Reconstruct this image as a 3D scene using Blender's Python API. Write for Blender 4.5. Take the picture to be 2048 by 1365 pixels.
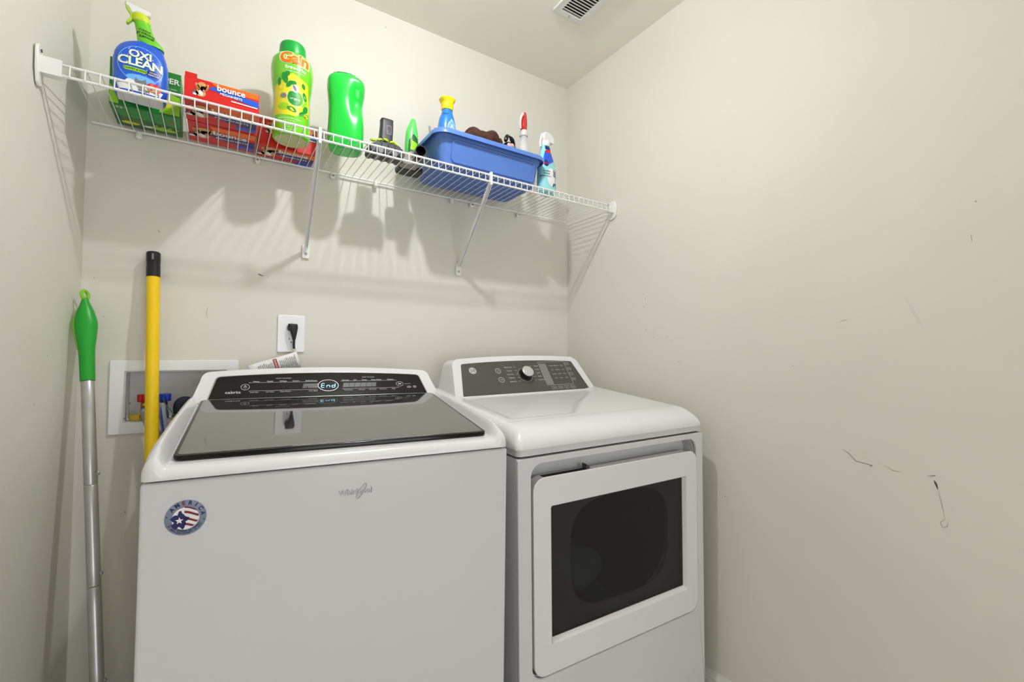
import bpy, bmesh, math, random
from mathutils import Vector, Matrix, Euler
random.seed(7)
for o in list(bpy.data.objects): bpy.data.objects.remove(o)
scn = bpy.context.scene
COL = scn.collection
H = 1.13                      # camera height above the floor
# ------------------------------------------------------------------ camera, world, light, exposure
def camera():
    yaw, pit, rol, f = 0.57793333, 0.03658338, 0.00253639, 911.207
    fw = Vector((math.sin(yaw)*math.cos(pit), math.cos(yaw)*math.cos(pit), math.sin(pit)))
    rt = Vector((math.cos(yaw), -math.sin(yaw), 0)); up = rt.cross(fw)
    r2 = rt*math.cos(rol)+up*math.sin(rol); u2 = -rt*math.sin(rol)+up*math.cos(rol)
    cd = bpy.data.cameras.new('camera'); cd.sensor_width = 36; cd.lens = f/2048*36
    cd.clip_start = 0.02; cd.clip_end = 50
    c = bpy.data.objects.new('camera', cd); COL.objects.link(c)
    m = Matrix((r2, u2, -fw)).transposed().to_4x4(); m.translation = (0, 0, H)
    c.matrix_world = m; scn.camera = c
camera()
w = bpy.data.worlds.new('world'); scn.world = w; w.use_nodes = True
w.node_tree.nodes['Background'].inputs[0].default_value = (0.95, 0.97, 1, 1)
w.node_tree.nodes['Background'].inputs[1].default_value = 0.4
def area(name, loc, rot, size, power, col=(1, 1, 1), shape='DISK', sy=None, spread=180):
    l = bpy.data.lights.new(name, 'AREA'); l.shape = shape; l.size = size; l.energy = power; l.color = col
    if sy: l.size_y = sy
    l.spread = math.radians(spread)
    o = bpy.data.objects.new(name, l); COL.objects.link(o); o.location = loc; o.rotation_euler = rot
    return o
LAMP = (0.49, 0.88)
LAMP_GLOW = 1040               # the frosted dome of the ceiling lamp is the main light of the room
# added soft fill light behind the camera, shining in through the doorway
area('added_fill_light', (0.75, -1.9, H-0.22), (math.radians(90), 0, math.radians(8)), 1.7, 27, (0.955, 0.98, 1.0), 'RECTANGLE', 1.5)
scn.view_settings.view_transform = 'Standard'; scn.view_settings.look = 'None'
scn.view_settings.exposure = 0.11; scn.view_settings.gamma = 1; scn.view_settings.use_curve_mapping = False

# ------------------------------------------------------------------ materials
def srgb(r, g, b):
    f = lambda c: c/12.92 if c <= 0.04045 else ((c+0.055)/1.055)**2.4
    return (f(r/255), f(g/255), f(b/255), 1)
MATS = {}
def mat(name, col, rough=0.5, metal=0, spec=0.5, var=0.04, scale=20, bump=0, bscale=200, emit=0, coat=0, trans=0, alpha=1, ior=1.45):
    if name in MATS: return MATS[name]
    m = bpy.data.materials.new(name); m.use_nodes = True; nt = m.node_tree; b = nt.nodes['Principled BSDF']
    b.inputs['Roughness'].default_value = rough; b.inputs['Metallic'].default_value = metal
    b.inputs['Specular IOR Level'].default_value = spec; b.inputs['Coat Weight'].default_value = coat
    b.inputs['Coat Roughness'].default_value = 0.05
    b.inputs['Transmission Weight'].default_value = trans; b.inputs['Alpha'].default_value = alpha; b.inputs['IOR'].default_value = ior
    tc = nt.nodes.new('ShaderNodeTexCoord')
    n = nt.nodes.new('ShaderNodeTexNoise'); n.inputs['Scale'].default_value = scale; n.inputs['Detail'].default_value = 3
    nt.links.new(tc.outputs['Object'], n.inputs['Vector'])
    r = nt.nodes.new('ShaderNodeValToRGB'); r.color_ramp.elements[0].position = 0.3; r.color_ramp.elements[1].position = 0.7
    r.color_ramp.elements[0].color = tuple(c*(1-var) for c in col[:3])+(1,); r.color_ramp.elements[1].color = tuple(min(1, c*(1+var)) for c in col[:3])+(1,)
    nt.links.new(n.outputs['Fac'], r.inputs['Fac']); nt.links.new(r.outputs['Color'], b.inputs['Base Color'])
    if emit:
        b.inputs['Emission Color'].default_value = col; b.inputs['Emission Strength'].default_value = emit
    if bump:
        n2 = nt.nodes.new('ShaderNodeTexNoise'); n2.inputs['Scale'].default_value = bscale; n2.inputs['Detail'].default_value = 2
        nt.links.new(tc.outputs['Object'], n2.inputs['Vector'])
        bp = nt.nodes.new('ShaderNodeBump'); bp.inputs['Strength'].default_value = bump; bp.inputs['Distance'].default_value = 0.001
        nt.links.new(n2.outputs['Fac'], bp.inputs['Height']); nt.links.new(bp.outputs['Normal'], b.inputs['Normal'])
    MATS[name] = m
    return m
def speckled(name, col, spot, rough=0.6, scale=14, thr=0.035, var=0.02, bump=0.15, gate=0.56):
    """painted surface with tiny irregular dirt specks"""
    m = mat(name, col, rough, var=var, scale=3, bump=bump, bscale=120); nt = m.node_tree; b = nt.nodes['Principled BSDF']
    src = b.inputs['Base Color'].links[0].from_socket
    tc = [n for n in nt.nodes if n.type == 'TEX_COORD'][0]
    v = nt.nodes.new('ShaderNodeTexVoronoi'); v.inputs['Scale'].default_value = scale
    nz = nt.nodes.new('ShaderNodeTexNoise'); nz.inputs['Scale'].default_value = 150
    ad = nt.nodes.new('ShaderNodeMixRGB'); ad.blend_type = 'ADD'; ad.inputs['Fac'].default_value = 0.004
    nt.links.new(tc.outputs['Object'], ad.inputs[1]); nt.links.new(nz.outputs['Color'], ad.inputs[2]); nt.links.new(ad.outputs[0], v.inputs['Vector'])
    lt = nt.nodes.new('ShaderNodeMath'); lt.operation = 'LESS_THAN'; lt.inputs[1].default_value = thr
    nt.links.new(v.outputs['Distance'], lt.inputs[0])
    big = nt.nodes.new('ShaderNodeTexNoise'); big.inputs['Scale'].default_value = 2.2; big.inputs['Detail'].default_value = 1
    nt.links.new(tc.outputs['Object'], big.inputs['Vector'])
    gt = nt.nodes.new('ShaderNodeMath'); gt.operation = 'GREATER_THAN'; gt.inputs[1].default_value = gate
    nt.links.new(big.outputs['Fac'], gt.inputs[0])
    mu = nt.nodes.new('ShaderNodeMath'); mu.operation = 'MULTIPLY'; nt.links.new(lt.outputs[0], mu.inputs[0]); nt.links.new(gt.outputs[0], mu.inputs[1])
    mu2 = nt.nodes.new('ShaderNodeMath'); mu2.operation = 'MULTIPLY'; mu2.inputs[1].default_value = 0.6; nt.links.new(mu.outputs[0], mu2.inputs[0])
    mx = nt.nodes.new('ShaderNodeMixRGB'); mx.inputs[2].default_value = spot
    nt.links.new(mu2.outputs[0], mx.inputs['Fac']); nt.links.new(src, mx.inputs[1]); nt.links.new(mx.outputs[0], b.inputs['Base Color'])
    return m
WALLC = srgb(221.5, 218.6, 209)
m_wall = speckled('wall_paint', WALLC, srgb(90, 80, 65), thr=0.03)
m_ceil = mat('ceiling_paint', srgb(242, 238, 226), 0.8, var=0.01, scale=3, bump=0.2, bscale=90)
m_trim = mat('trim_paint', srgb(225, 225, 222), 0.35, var=0.01)
m_floor = mat('floor_vinyl', srgb(200, 194, 184), 0.45, var=0.12, scale=6)
m_white = mat('white_enamel', srgb(226, 226, 228), 0.22, var=0.006, scale=4, coat=0.3)
m_cab = mat('white_cabinet_paint', srgb(213, 213, 215), 0.30, var=0.008, scale=4, bump=0.03, bscale=400)
m_wire = mat('white_vinyl_wire', srgb(236, 236, 234), 0.35, var=0.01)
m_plast = mat('white_plastic', srgb(242, 243, 246), 0.35, var=0.01)
m_boxp = speckled('box_plastic', srgb(236, 237, 238), srgb(50, 45, 35), 0.45, scale=60, thr=0.17, bump=0.02, gate=0.47)
m_black = mat('black_plastic', srgb(24, 24, 25), 0.35)
m_rub = mat('black_rubber', srgb(20, 20, 21), 0.55)
m_dark = mat('dark_void', srgb(12, 12, 12), 0.8)
m_steel = mat('steel', srgb(170, 170, 170), 0.3, metal=1)
m_alu = mat('brushed_aluminium', srgb(196, 196, 196), 0.34, metal=0.8, var=0.05, scale=30)
m_gray = mat('gray_plastic', srgb(135, 135, 135), 0.4)
m_dgray = mat('dark_gray_plastic', srgb(70, 71, 73), 0.4)
m_lgray = mat('light_gray_print', srgb(205, 206, 208), 0.5, var=0)
m_prw = mat('white_print', srgb(240, 240, 240), 0.5, var=0)
m_prk = mat('black_print', srgb(25, 25, 28), 0.5, var=0)

# ------------------------------------------------------------------ mesh helpers
def bm_new(): return bmesh.new()
def obj(name, bm, m, parent=None, smooth=True, label=None, loc=None, bevel=0, seg=2, angle=35):
    me = bpy.data.meshes.new(name)
    bm.normal_update(); bm.to_mesh(me); bm.free()
    ms = m if isinstance(m, (list, tuple)) else [m]
    for x in ms: me.materials.append(x)
    o = bpy.data.objects.new(name, me); COL.objects.link(o)
    if smooth:
        for p in me.polygons: p.use_smooth = True
        me.set_sharp_from_angle(angle=math.radians(angle))
    if bevel:
        b = o.modifiers.new('bevel', 'BEVEL'); b.width = bevel; b.segments = seg; b.limit_method = 'ANGLE'; b.angle_limit = math.radians(40)
        b.harden_normals = False
    if loc is not None: o.location = loc
    if parent is not None: o.parent = parent
    if label: o['label'] = label
    return o
def tag(o, label, cat, group=None):
    o['label'] = label; o['category'] = cat
    if group: o['group'] = group
    return o
def thing(name, label, cat, loc=(0, 0, 0), rot=None, group=None):
    o = bpy.data.objects.new(name, None); COL.objects.link(o); o.location = loc; o.empty_display_size = 0.05
    if rot is not None: o.rotation_mode = 'YXZ'; o.rotation_euler = rot
    return tag(o, label, cat, group)
def struct(o): o['kind'] = 'structure'; return o
def box(bm, x0, x1, y0, y1, z0, z1, mi=0):
    v = [bm.verts.new((x, y, z)) for x in (x0, x1) for y in (y0, y1) for z in (z0, z1)]
    for q in ((0, 1, 3, 2), (4, 6, 7, 5), (0, 4, 5, 1), (2, 3, 7, 6), (0, 2, 6, 4), (1, 5, 7, 3)):
        f = bm.faces.new([v[i] for i in q]); f.material_index = mi
    return bm
def tube(bm, pts, r, n=8, caps=True, mi=0):
    """round bar along pts, r a number or one per point"""
    pts = [Vector(p) for p in pts]; rs = r if isinstance(r, (list, tuple)) else [r]*len(pts)
    rings = []; up = None
    for i, p in enumerate(pts):
        d = ((pts[min(i+1, len(pts)-1)]-pts[max(i-1, 0)])).normalized()
        if up is None:
            up = Vector((0, 0, 1)) if abs(d.z) < 0.9 else Vector((0, 1, 0))
        a = d.cross(up).normalized(); b = a.cross(d).normalized(); up = b
        rings.append([bm.verts.new(p+(a*math.cos(2*math.pi*k/n)+b*math.sin(2*math.pi*k/n))*rs[i]) for k in range(n)])
    for i in range(len(rings)-1):
        for k in range(n):
            f = bm.faces.new((rings[i][k], rings[i][(k+1) % n], rings[i+1][(k+1) % n], rings[i+1][k])); f.material_index = mi
    if caps:
        f = bm.faces.new(rings[0][::-1]); f.material_index = mi; f = bm.faces.new(rings[-1]); f.material_index = mi
    return bm
def smooth_path(pts, n=8):
    """Catmull-Rom"""
    P = [Vector(p) for p in pts]; out = []
    for i in range(len(P)-1):
        a, b, c, d = P[max(i-1, 0)], P[i], P[i+1], P[min(i+2, len(P)-1)]
        for k in range(n):
            t = k/n
            out.append(0.5*((2*b)+(-a+c)*t+(2*a-5*b+4*c-d)*t*t+(-a+3*b-3*c+d)*t**3))
    out.append(P[-1]); return out
def interp(tab, z, i):
    """monotone cubic through the table rows"""
    if z <= tab[0][0]: return tab[0][i]
    if z >= tab[-1][0]: return tab[-1][i]
    k = 0
    while tab[k+1][0] < z: k += 1
    def sl(j): return (tab[j+1][i]-tab[j][i])/(tab[j+1][0]-tab[j][0]+1e-9)
    def m(j):
        if j == 0: return sl(0)
        if j == len(tab)-1: return sl(j-1)
        a, b_ = sl(j-1), sl(j)
        return 0 if a*b_ <= 0 else 2*a*b_/(a+b_)
    h = tab[k+1][0]-tab[k][0]; t = (z-tab[k][0])/h; t2, t3 = t*t, t*t*t
    return (2*t3-3*t2+1)*tab[k][i]+(t3-2*t2+t)*h*m(k)+(-2*t3+3*t2)*tab[k+1][i]+(t3-t2)*h*m(k+1)
def sup(th, rx, ry, p):
    c, s = math.cos(th), math.sin(th)
    return (rx*math.copysign(abs(c)**(2/p), c), ry*math.copysign(abs(s)**(2/p), s))
def loft(bm, tab, n=40, steps=30, caps=True, mi=0, mod=None):
    """stack of superellipses: rows (z, cx, cy, rx, ry, power)"""
    z0, z1 = tab[0][0], tab[-1][0]; rings = []
    zs = sorted(set([z0+(z1-z0)*i/steps for i in range(steps+1)]+[t[0] for t in tab]))
    for z in zs:
        cx, cy, rx, ry, p = [interp(tab, z, i) for i in range(1, 6)]
        ring = []
        for k in range(n):
            x, y = sup(2*math.pi*(k+0.5)/n, rx, ry, p); co = Vector((cx+x, cy+y, z))
            if mod: co = mod(co)
            ring.append(bm.verts.new(co))
        rings.append(ring)
    for a, b in zip(rings, rings[1:]):
        for k in range(n):
            f = bm.faces.new((a[k], a[(k+1) % n], b[(k+1) % n], b[k])); f.material_index = mi
    if caps:
        bm.faces.new(rings[0][::-1]).material_index = mi; bm.faces.new(rings[-1]).material_index = mi
    return bm
def front(tab, eps=0.0006):
    """maps (s, z) onto the -Y side of a loft"""
    def g(s, z):
        cx, cy, rx, ry, p = [interp(tab, z, i) for i in range(1, 6)]
        q = min(0.999, abs(s-cx)/rx)
        return Vector((s, cy-ry*(1-q**p)**(1/p)-eps, z))
    return g
def flat(o, ex, ey):
    o, ex, ey = Vector(o), Vector(ex).normalized(), Vector(ey).normalized()
    return lambda s, t: o+ex*s+ey*t
_fcache = {}
def glyphs(body, size, bold=0.0, align='CENTER', shear=0.0, space=1.0, xs=1.0):
    k = (body, bold, align, shear, space)
    if k not in _fcache:
        cu = bpy.data.curves.new('t', 'FONT'); cu.body = body; cu.size = 1; cu.offset = bold; cu.align_x = align
        cu.align_y = 'CENTER'; cu.shear = shear; cu.space_character = space; cu.resolution_u = 3
        o = bpy.data.objects.new('t', cu); COL.objects.link(o)
        me = bpy.data.meshes.new_from_object(o.evaluated_get(bpy.context.evaluated_depsgraph_get()))
        _fcache[k] = ([v.co.copy() for v in me.vertices], [list(p.vertices) for p in me.polygons])
        bpy.data.objects.remove(o); bpy.data.curves.remove(cu); bpy.data.meshes.remove(me)
    vs, fs = _fcache[k]
    return [(v.x*size*xs, v.y*size) for v in vs], fs
def decal_text(bm, mp, body, s, t, size, mi=0, rot=0.0, off=0.0, **kw):
    vs, fs = glyphs(body, size, **kw); c, sn = math.cos(rot), math.sin(rot)
    bv = [bm.verts.new(mp(s+x*c-y*sn, t+x*sn+y*c)) for x, y in vs]
    for f in fs:
        try: bm.faces.new([bv[i] for i in f]).material_index = mi
        except ValueError: pass
def decal_poly(bm, mp, pts, mi=0, sub=0):
    """flat print patch; sub > 0 cuts it along s so that it follows a curved surface"""
    if sub:
        s0 = min(p[0] for p in pts); s1 = max(p[0] for p in pts); n = len(pts)
        def span(s):
            ts = []
            for i in range(n):
                a, b = pts[i], pts[(i+1) % n]
                if a[0] == b[0]:
                    if abs(a[0]-s) < 1e-9: ts += [a[1], b[1]]
                elif min(a[0], b[0])-1e-9 <= s <= max(a[0], b[0])+1e-9:
                    ts.append(a[1]+(b[1]-a[1])*(s-a[0])/(b[0]-a[0]))
            return (min(ts), max(ts))
        prev = None
        for i in range(sub+1):
            s = s0+(s1-s0)*i/sub; s = min(max(s, s0+1e-6), s1-1e-6); lo, hi = span(s); m = 4
            colv = [bm.verts.new(mp(s, lo+(hi-lo)*j/m)) for j in range(m+1)]
            if prev:
                for j in range(m):
                    bm.faces.new((prev[j], colv[j], colv[j+1], prev[j+1])).material_index = mi
            prev = colv
    else:
        bm.faces.new([bm.verts.new(mp(*p)) for p in pts]).material_index = mi
def ell(cx, cy, rx, ry, n=24, rot=0, a0=0, a1=2*math.pi):
    out = []
    for i in range(n):
        a = a0+(a1-a0)*i/n; x, y = rx*math.cos(a), ry*math.sin(a)
        out.append((cx+x*math.cos(rot)-y*math.sin(rot), cy+x*math.sin(rot)+y*math.cos(rot)))
    return out
def ring(bm, mp, cx, cy, rx, ry, w_, mi=0, n=32):
    a = [bm.verts.new(mp(*p)) for p in ell(cx, cy, rx, ry, n)]; b = [bm.verts.new(mp(*p)) for p in ell(cx, cy, rx-w_, ry-w_, n)]
    for i in range(n): bm.faces.new((a[i], a[(i+1) % n], b[(i+1) % n], b[i])).material_index = mi
def rrect(x0, x1, y0, y1, r, n=6):
    out = []
    for cx, cy, a in ((x1-r, y1-r, 0), (x0+r, y1-r, 90), (x0+r, y0+r, 180), (x1-r, y0+r, 270)):
        for i in range(n+1):
            t = math.radians(a+90*i/n); out.append((cx+r*math.cos(t), cy+r*math.sin(t)))
    return out
def prism(bm, pts, mp, d0, d1, mi=0):
    """closed outline pts mapped by mp(s, t, d), between depths d0 and d1"""
    a = [bm.verts.new(mp(x, y, d0)) for x, y in pts]; b = [bm.verts.new(mp(x, y, d1)) for x, y in pts]; n = len(pts)
    for i in range(n): bm.faces.new((a[i], b[i], b[(i+1) % n], a[(i+1) % n])).material_index = mi
    bm.faces.new(a).material_index = mi; bm.faces.new(b[::-1]).material_index = mi
    return bm
def framed(bm, outer, inner, mp, d0, d1, mi=0):
    """outline with a hole; outer and inner hold the same number of points"""
    n = len(outer); R = [[bm.verts.new(mp(x, y, d)) for x, y in pts] for pts, d in ((outer, d0), (inner, d0), (inner, d1), (outer, d1))]
    for j in range(4):
        for i in range(n): bm.faces.new((R[j][i], R[(j+1) % 4][i], R[(j+1) % 4][(i+1) % n], R[j][(i+1) % n])).material_index = mi
    return bm
def fixn(bm): bmesh.ops.recalc_face_normals(bm, faces=bm.faces); return bm
FX = lambda s, t, d: Vector((s, d, t))          # front facing panel: depth along +Y

# ------------------------------------------------------------------ the room
XR, YB, ZC = 1.412, 1.68, 2.441
YF = -1.05                                      # wall with the doorway, behind the camera
xl = lambda y: -0.310+(y-1.68)*0.0885           # left wall runs slightly out of square
def wallbox(name, bm, m): return struct(obj(name, fixn(bm), m, smooth=False))
b = bm_new(); box(b, -0.75, XR+0.12, YF-2.2, YB+0.12, -0.1, 0); wallbox('floor', b, m_floor)
b = bm_new(); box(b, -0.75, XR+0.12, YF-2.2, YB+0.12, ZC, ZC+0.1); wallbox('ceiling', b, m_ceil)
UB = (-0.213, 0.034, H-0.187, H-0.039)          # opening of the washer outlet box in the wall
b = bm_new(); x0, x1, z0, z1 = UB
box(b, -0.75, x0, YB, YB+0.12, 0, ZC); box(b, x1, XR+0.12, YB, YB+0.12, 0, ZC)
box(b, x0, x1, YB, YB+0.12, 0, z0); box(b, x0, x1, YB, YB+0.12, z1, ZC)
wall_back = wallbox('wall_back', b, m_wall)
b = bm_new(); box(b, XR, XR+0.12, YF-2.2, YB, 0, ZC); wall_right = wallbox('wall_right', b, m_wall)
b = bm_new()
pl = [(xl(YB), YB), (xl(YF), YF), (xl(YF)-0.12, YF), (xl(YB)-0.12, YB)]
prism(b, pl, lambda s, t, d: Vector((s, t, d)), 0, ZC); wall_left = wallbox('wall_left', b, m_wall)
b = bm_new()                                    # front wall with an open doorway
box(b, -0.70, -0.35, YF-0.12, YF, 0, ZC); box(b, 1.15, XR, YF-0.12, YF, 0, ZC); box(b, -0.35, 1.15, YF-0.12, YF, 2.08, ZC)
wallbox('wall_front', b, m_wall)
b = bm_new(); box(b, -0.75, XR+0.12, YF-2.3, YF-2.2, 0, ZC); box(b, -0.85, -0.75, YF-2.2, YF-0.12, 0, ZC); wallbox('wall_hall', b, m_wall)
b = bm_new()
for a in ((-0.43, -0.35), (1.15, 1.23)): box(b, a[0], a[1], YF, YF+0.015, 0, 2.08)
box(b, -0.43, 1.23, YF, YF+0.015, 2.08, 2.16)
struct(obj('door_1', fixn(b), m_trim, bevel=0.003))
def baseprof(bm, a, c, nrm):
    """moulded baseboard from a to c; nrm points into the room"""
    prof = [(0, 0), (0.014, 0), (0.014, 0.062), (0.011, 0.067), (0.011, 0.072), (0.006, 0.082), (0.004, 0.092), (0, 0.092)]
    A = [bm.verts.new((a[0]+nrm[0]*d, a[1]+nrm[1]*d, z)) for d, z in prof]; B = [bm.verts.new((c[0]+nrm[0]*d, c[1]+nrm[1]*d, z)) for d, z in prof]
    n = len(prof)
    for i in range(n): bm.faces.new((A[i], A[(i+1) % n], B[(i+1) % n], B[i]))
    bm.faces.new(A); bm.faces.new(B[::-1]); return fixn(bm)
struct(obj('baseboard_right', baseprof(bm_new(), (XR, YB), (XR, YF), (-1, 0)), m_trim, angle=20))
struct(obj('baseboard_back', baseprof(bm_new(), (xl(YB)+0.014, YB), (XR-0.014, YB), (0, -1)), m_trim, angle=20))
struct(obj('baseboard_left', baseprof(bm_new(), (xl(YB), YB), (xl(YF), YF), (0.996, -0.088)), m_trim, angle=20))

def wall_marks(parent, kind, items, m):
    """pencil and scuff marks: hair-thin strips lying on the paint"""
    for pts, wd in items:
        bm = bm_new(); n = len(pts)
        for i in range(n-1):
            p, q = Vector(pts[i]), Vector(pts[i+1]); d = (q-p).normalized(); nn = Vector((-d.y, d.x))
            w0 = wd*(0.3 if i == 0 else 1); w1 = wd*(0.3 if i == n-2 else 1)
            cs = [p+nn*w0/2, p-nn*w0/2, q-nn*w1/2, q+nn*w1/2]
            if kind == 'right': vs = [(XR-0.0004, c.x, H+c.y) for c in cs]
            else: vs = [(c.x, YB-0.0004, H+c.y) for c in cs]
            bm.faces.new([bm.verts.new(v) for v in vs])
        obj('scuff_mark', bm, m, parent, smooth=False)
m_scuff = mat('scuff', srgb(128, 124, 114), 0.8); m_scuff2 = mat('scuff_dark', srgb(75, 72, 68), 0.8)
m_scuff3 = mat('scuff_pale', srgb(216, 213, 205), 0.8)
wall_marks(wall_right, 'right', [
    ([(0.545, -0.243), (0.530, -0.252), (0.516, -0.268), (0.495, -0.271), (0.480, -0.273), (0.486, -0.277)], 0.0016),
    ([(0.455, -0.268), (0.437, -0.277), (0.420, -0.277)], 0.0011),
    ([(0.375, -0.275), (0.358, -0.272), (0.372, -0.279)], 0.0011),
    ([(0.354, -0.305), (0.349, -0.335), (0.344, -0.368)], 0.0009),
    ([(0.344, -0.368), (0.352, -0.378), (0.349, -0.388), (0.341, -0.385), (0.339, -0.372)], 0.0008),
    ([(0.545, 0.099), (0.535, 0.102), (0.525, 0.104)], 0.0014),
    ([(0.669, -0.020), (0.664, -0.023)], 0.0028),
    ([(0.2855, 0.278), (0.284, 0.262)], 0.0022)], m_scuff)
wall_marks(wall_right, 'right', [([(0.361, -0.284), (0.358, -0.291), (0.355, -0.303)], 0.0045),
    ([(1.215, 0.205), (1.212, 0.199)], 0.003), ([(1.205, 0.112), (1.202, 0.106)], 0.003), ([(1.24, 0.088), (1.236, 0.084)], 0.0026),
    ([(1.11, 0.080), (1.102, 0.077)], 0.003), ([(1.09, 0.066), (1.086, 0.062)], 0.0028), ([(1.17, 0.083), (1.165, 0.078)], 0.0024)], m_scuff2)
wall_marks(wall_right, 'right', [([(0.405, 0.155), (0.392, 0.12), (0.380, 0.09), (0.372, 0.07)], 0.006)], m_scuff3)
wall_marks(wall_back, 'back', [([(0.112, 0.270), (0.118, 0.267), (0.128, 0.264)], 0.0035), ([(0.139, 0.264), (0.143, 0.261)], 0.0026),
    ([(-0.148, 0.372), (-0.143, 0.366)], 0.004), ([(-0.262, 0.113), (-0.259, 0.110)], 0.0032), ([(-0.285, 0.22), (-0.283, 0.216)], 0.0024),
    ([(-0.02, 0.155), (-0.024, 0.135), (-0.021, 0.12)], 0.0009)], m_scuff2)

# ------------------------------------------------------------------ ceiling lamp and vent
t = thing('ceiling_light', 'small frosted ceiling light on a white base above the machines', 'light', (LAMP[0], LAMP[1], ZC))
b = bm_new(); loft(b, [(-0.050, 0, 0, .018, .018, 2), (-0.022, 0, 0, .020, .020, 2), (-.018, 0, 0, .050, .050, 2), (0, 0, 0, .055, .055, 2)], n=40, steps=4); obj('rim', fixn(b), m_trim, t)
b = bm_new(); loft(b, [(-.066-.013*math.cos(a), 0, 0, max(.003, .029*math.sin(a)), max(.003, .029*math.sin(a)), 2) for a in [math.pi*i/14 for i in range(13)]], n=28, steps=1)
m_lens = mat('lamp_glass', (0.975, 0.985, 1.0, 1), 0.4, var=0, emit=LAMP_GLOW); obj('lamp_shade', fixn(b), m_lens, t)

VX0, VX1, VY1, VY0 = 1.034, 1.176, 1.312, 1.005
t = thing('ceiling_vent', 'white metal air register with narrow louvres on the ceiling', 'vent', ((VX0+VX1)/2, (VY0+VY1)/2, ZC))
hx, hy = (VX1-VX0)/2, (VY1-VY0)/2
b = bm_new(); mp = lambda s, tt, d: Vector((s, tt, d))
framed(b, rrect(-hx, hx, -hy, hy, .004, 2), rrect(-hx+.026, hx-.026, -hy+.022, hy-.022, .002, 2), mp, -.008, 0); obj('vent_frame', fixn(b), m_trim, t, bevel=.0015)
b = bm_new(); box(b, -hx+.02, hx-.02, -hy+.018, hy-.018, -.0012, -.0004); obj('duct_shadow', fixn(b), m_dark, t)
louv = None
for i in range(21):
    y = hy-.030-i*.0125
    if louv is None:
        b = bm_new(); prism(b, [(-.0058, -.0072), (-.0046, -.0080), (.0040, -.0030), (.0034, -.0022)], lambda s, tt, d: Vector((d, s, tt)), -hx+.025, hx-.025)
        louv = obj('louvre', fixn(b), m_trim, t, smooth=False); louv.location = (0, y, 0)
    else:
        c = louv.copy(); c.location = (0, y, 0); COL.objects.link(c)
for s in (-1, 1):
    b = bm_new(); loft(b, [(-.0102, 0, s*(hy-.011), .002, .002, 2), (-.008, 0, s*(hy-.011), .0035, .0035, 2)], n=12, steps=1); obj('screw', fixn(b), m_steel, t)

# ------------------------------------------------------------------ wire shelf
ZD = H+0.650; YS = 1.375; XS0, XS1 = -0.300, 1.398; RW = 0.0013
t = shelf = thing('wire_shelf', 'long white ventilated wire shelf fixed across the back wall', 'shelf', (0.55, 1.52, ZD))
T0 = Vector((0.55, 1.52, ZD))
def sh(name, bm, m=None, **k): return obj(name, fixn(bm), m or m_wire, shelf, **k)
def L(*p): return Vector(p)-T0
b = bm_new(); tube(b, [L(XS0-.030, YS, ZD-.003), L(XS1, YS, ZD-.003)], .0031, 10); sh('front_rail', b)
b = bm_new(); tube(b, [L(XS0-.030, YS-.003, ZD-.0285), L(XS1, YS-.003, ZD-.0285)], .0033, 10); sh('lip_rail', b)
b = bm_new(); tube(b, [L(XS0+.002, 1.667, ZD-.003), L(XS1-.008, 1.667, ZD-.003)], .0034, 10); sh('back_rail', b)
wire = None; nw = 66
for i in range(nw+1):
    x = -0.284+i*0.02535
    if wire is None:
        b = bm_new(); tube(b, [Vector((0, 1.672, ZD-.0005))-Vector((0, T0.y, T0.z)), Vector((0, YS-.001, ZD-.0005))-Vector((0, T0.y, T0.z)),
                               Vector((0, YS-.0055, ZD-.003))-Vector((0, T0.y, T0.z)), Vector((0, YS-.0075, ZD-.030))-Vector((0, T0.y, T0.z))], RW, 6)
        wire = sh('wire', b); wire.location.x = x-T0.x
    else:
        c = wire.copy(); c.location = (x-T0.x, 0, 0); COL.objects.link(c)
def brace(xf, xt):
    b = bm_new()
    p0, p1 = L(xt, YS+.004, ZD-.034), L(xf, 1.668, H+.372)
    d = (p1-p0).normalized(); a = Vector((1, 0, 0)); a = (a-d*a.dot(d)).normalized(); c = d.cross(a)
    prof = [(-.0065, -.004), (.0065, -.004), (.0065, .006), (.0045, .006), (.0045, -.002), (-.0045, -.002), (-.0045, .006), (-.0065, .006)]
    A = [b.verts.new(p0+a*x+c*y) for x, y in prof]; B = [b.verts.new(p1+a*x*0.8+c*y*0.8) for x, y in prof]
    for i in range(8): b.faces.new((A[i], A[(i+1) % 8], B[(i+1) % 8], B[i]))
    b.faces.new(A); b.faces.new(B[::-1]); br = sh('brace', b, angle=20)
    b = bm_new(); box(b, xt-.004-T0.x, xt+.004-T0.x, YS-.008-T0.y, YS+.006-T0.y, -.040, .006); obj('hook', fixn(b), m_wire, br, bevel=.001)
    b = bm_new(); prism(b, rrect(xf-.0115-T0.x, xf+.0115-T0.x, H+.336-T0.z, H+.384-T0.z, .004, 3), FX, 1.6785-T0.y, 1.672-T0.y); obj('foot_plate', fixn(b), m_wire, br, bevel=.001)
    b = bm_new(); prism(b, ell(xf-T0.x, H+.352-T0.z, .0042, .0042, 12), FX, 1.6725-T0.y, 1.670-T0.y); obj('screw', fixn(b), m_steel, br)
brace(0.252, 0.238); brace(0.829, 0.805)
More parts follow.
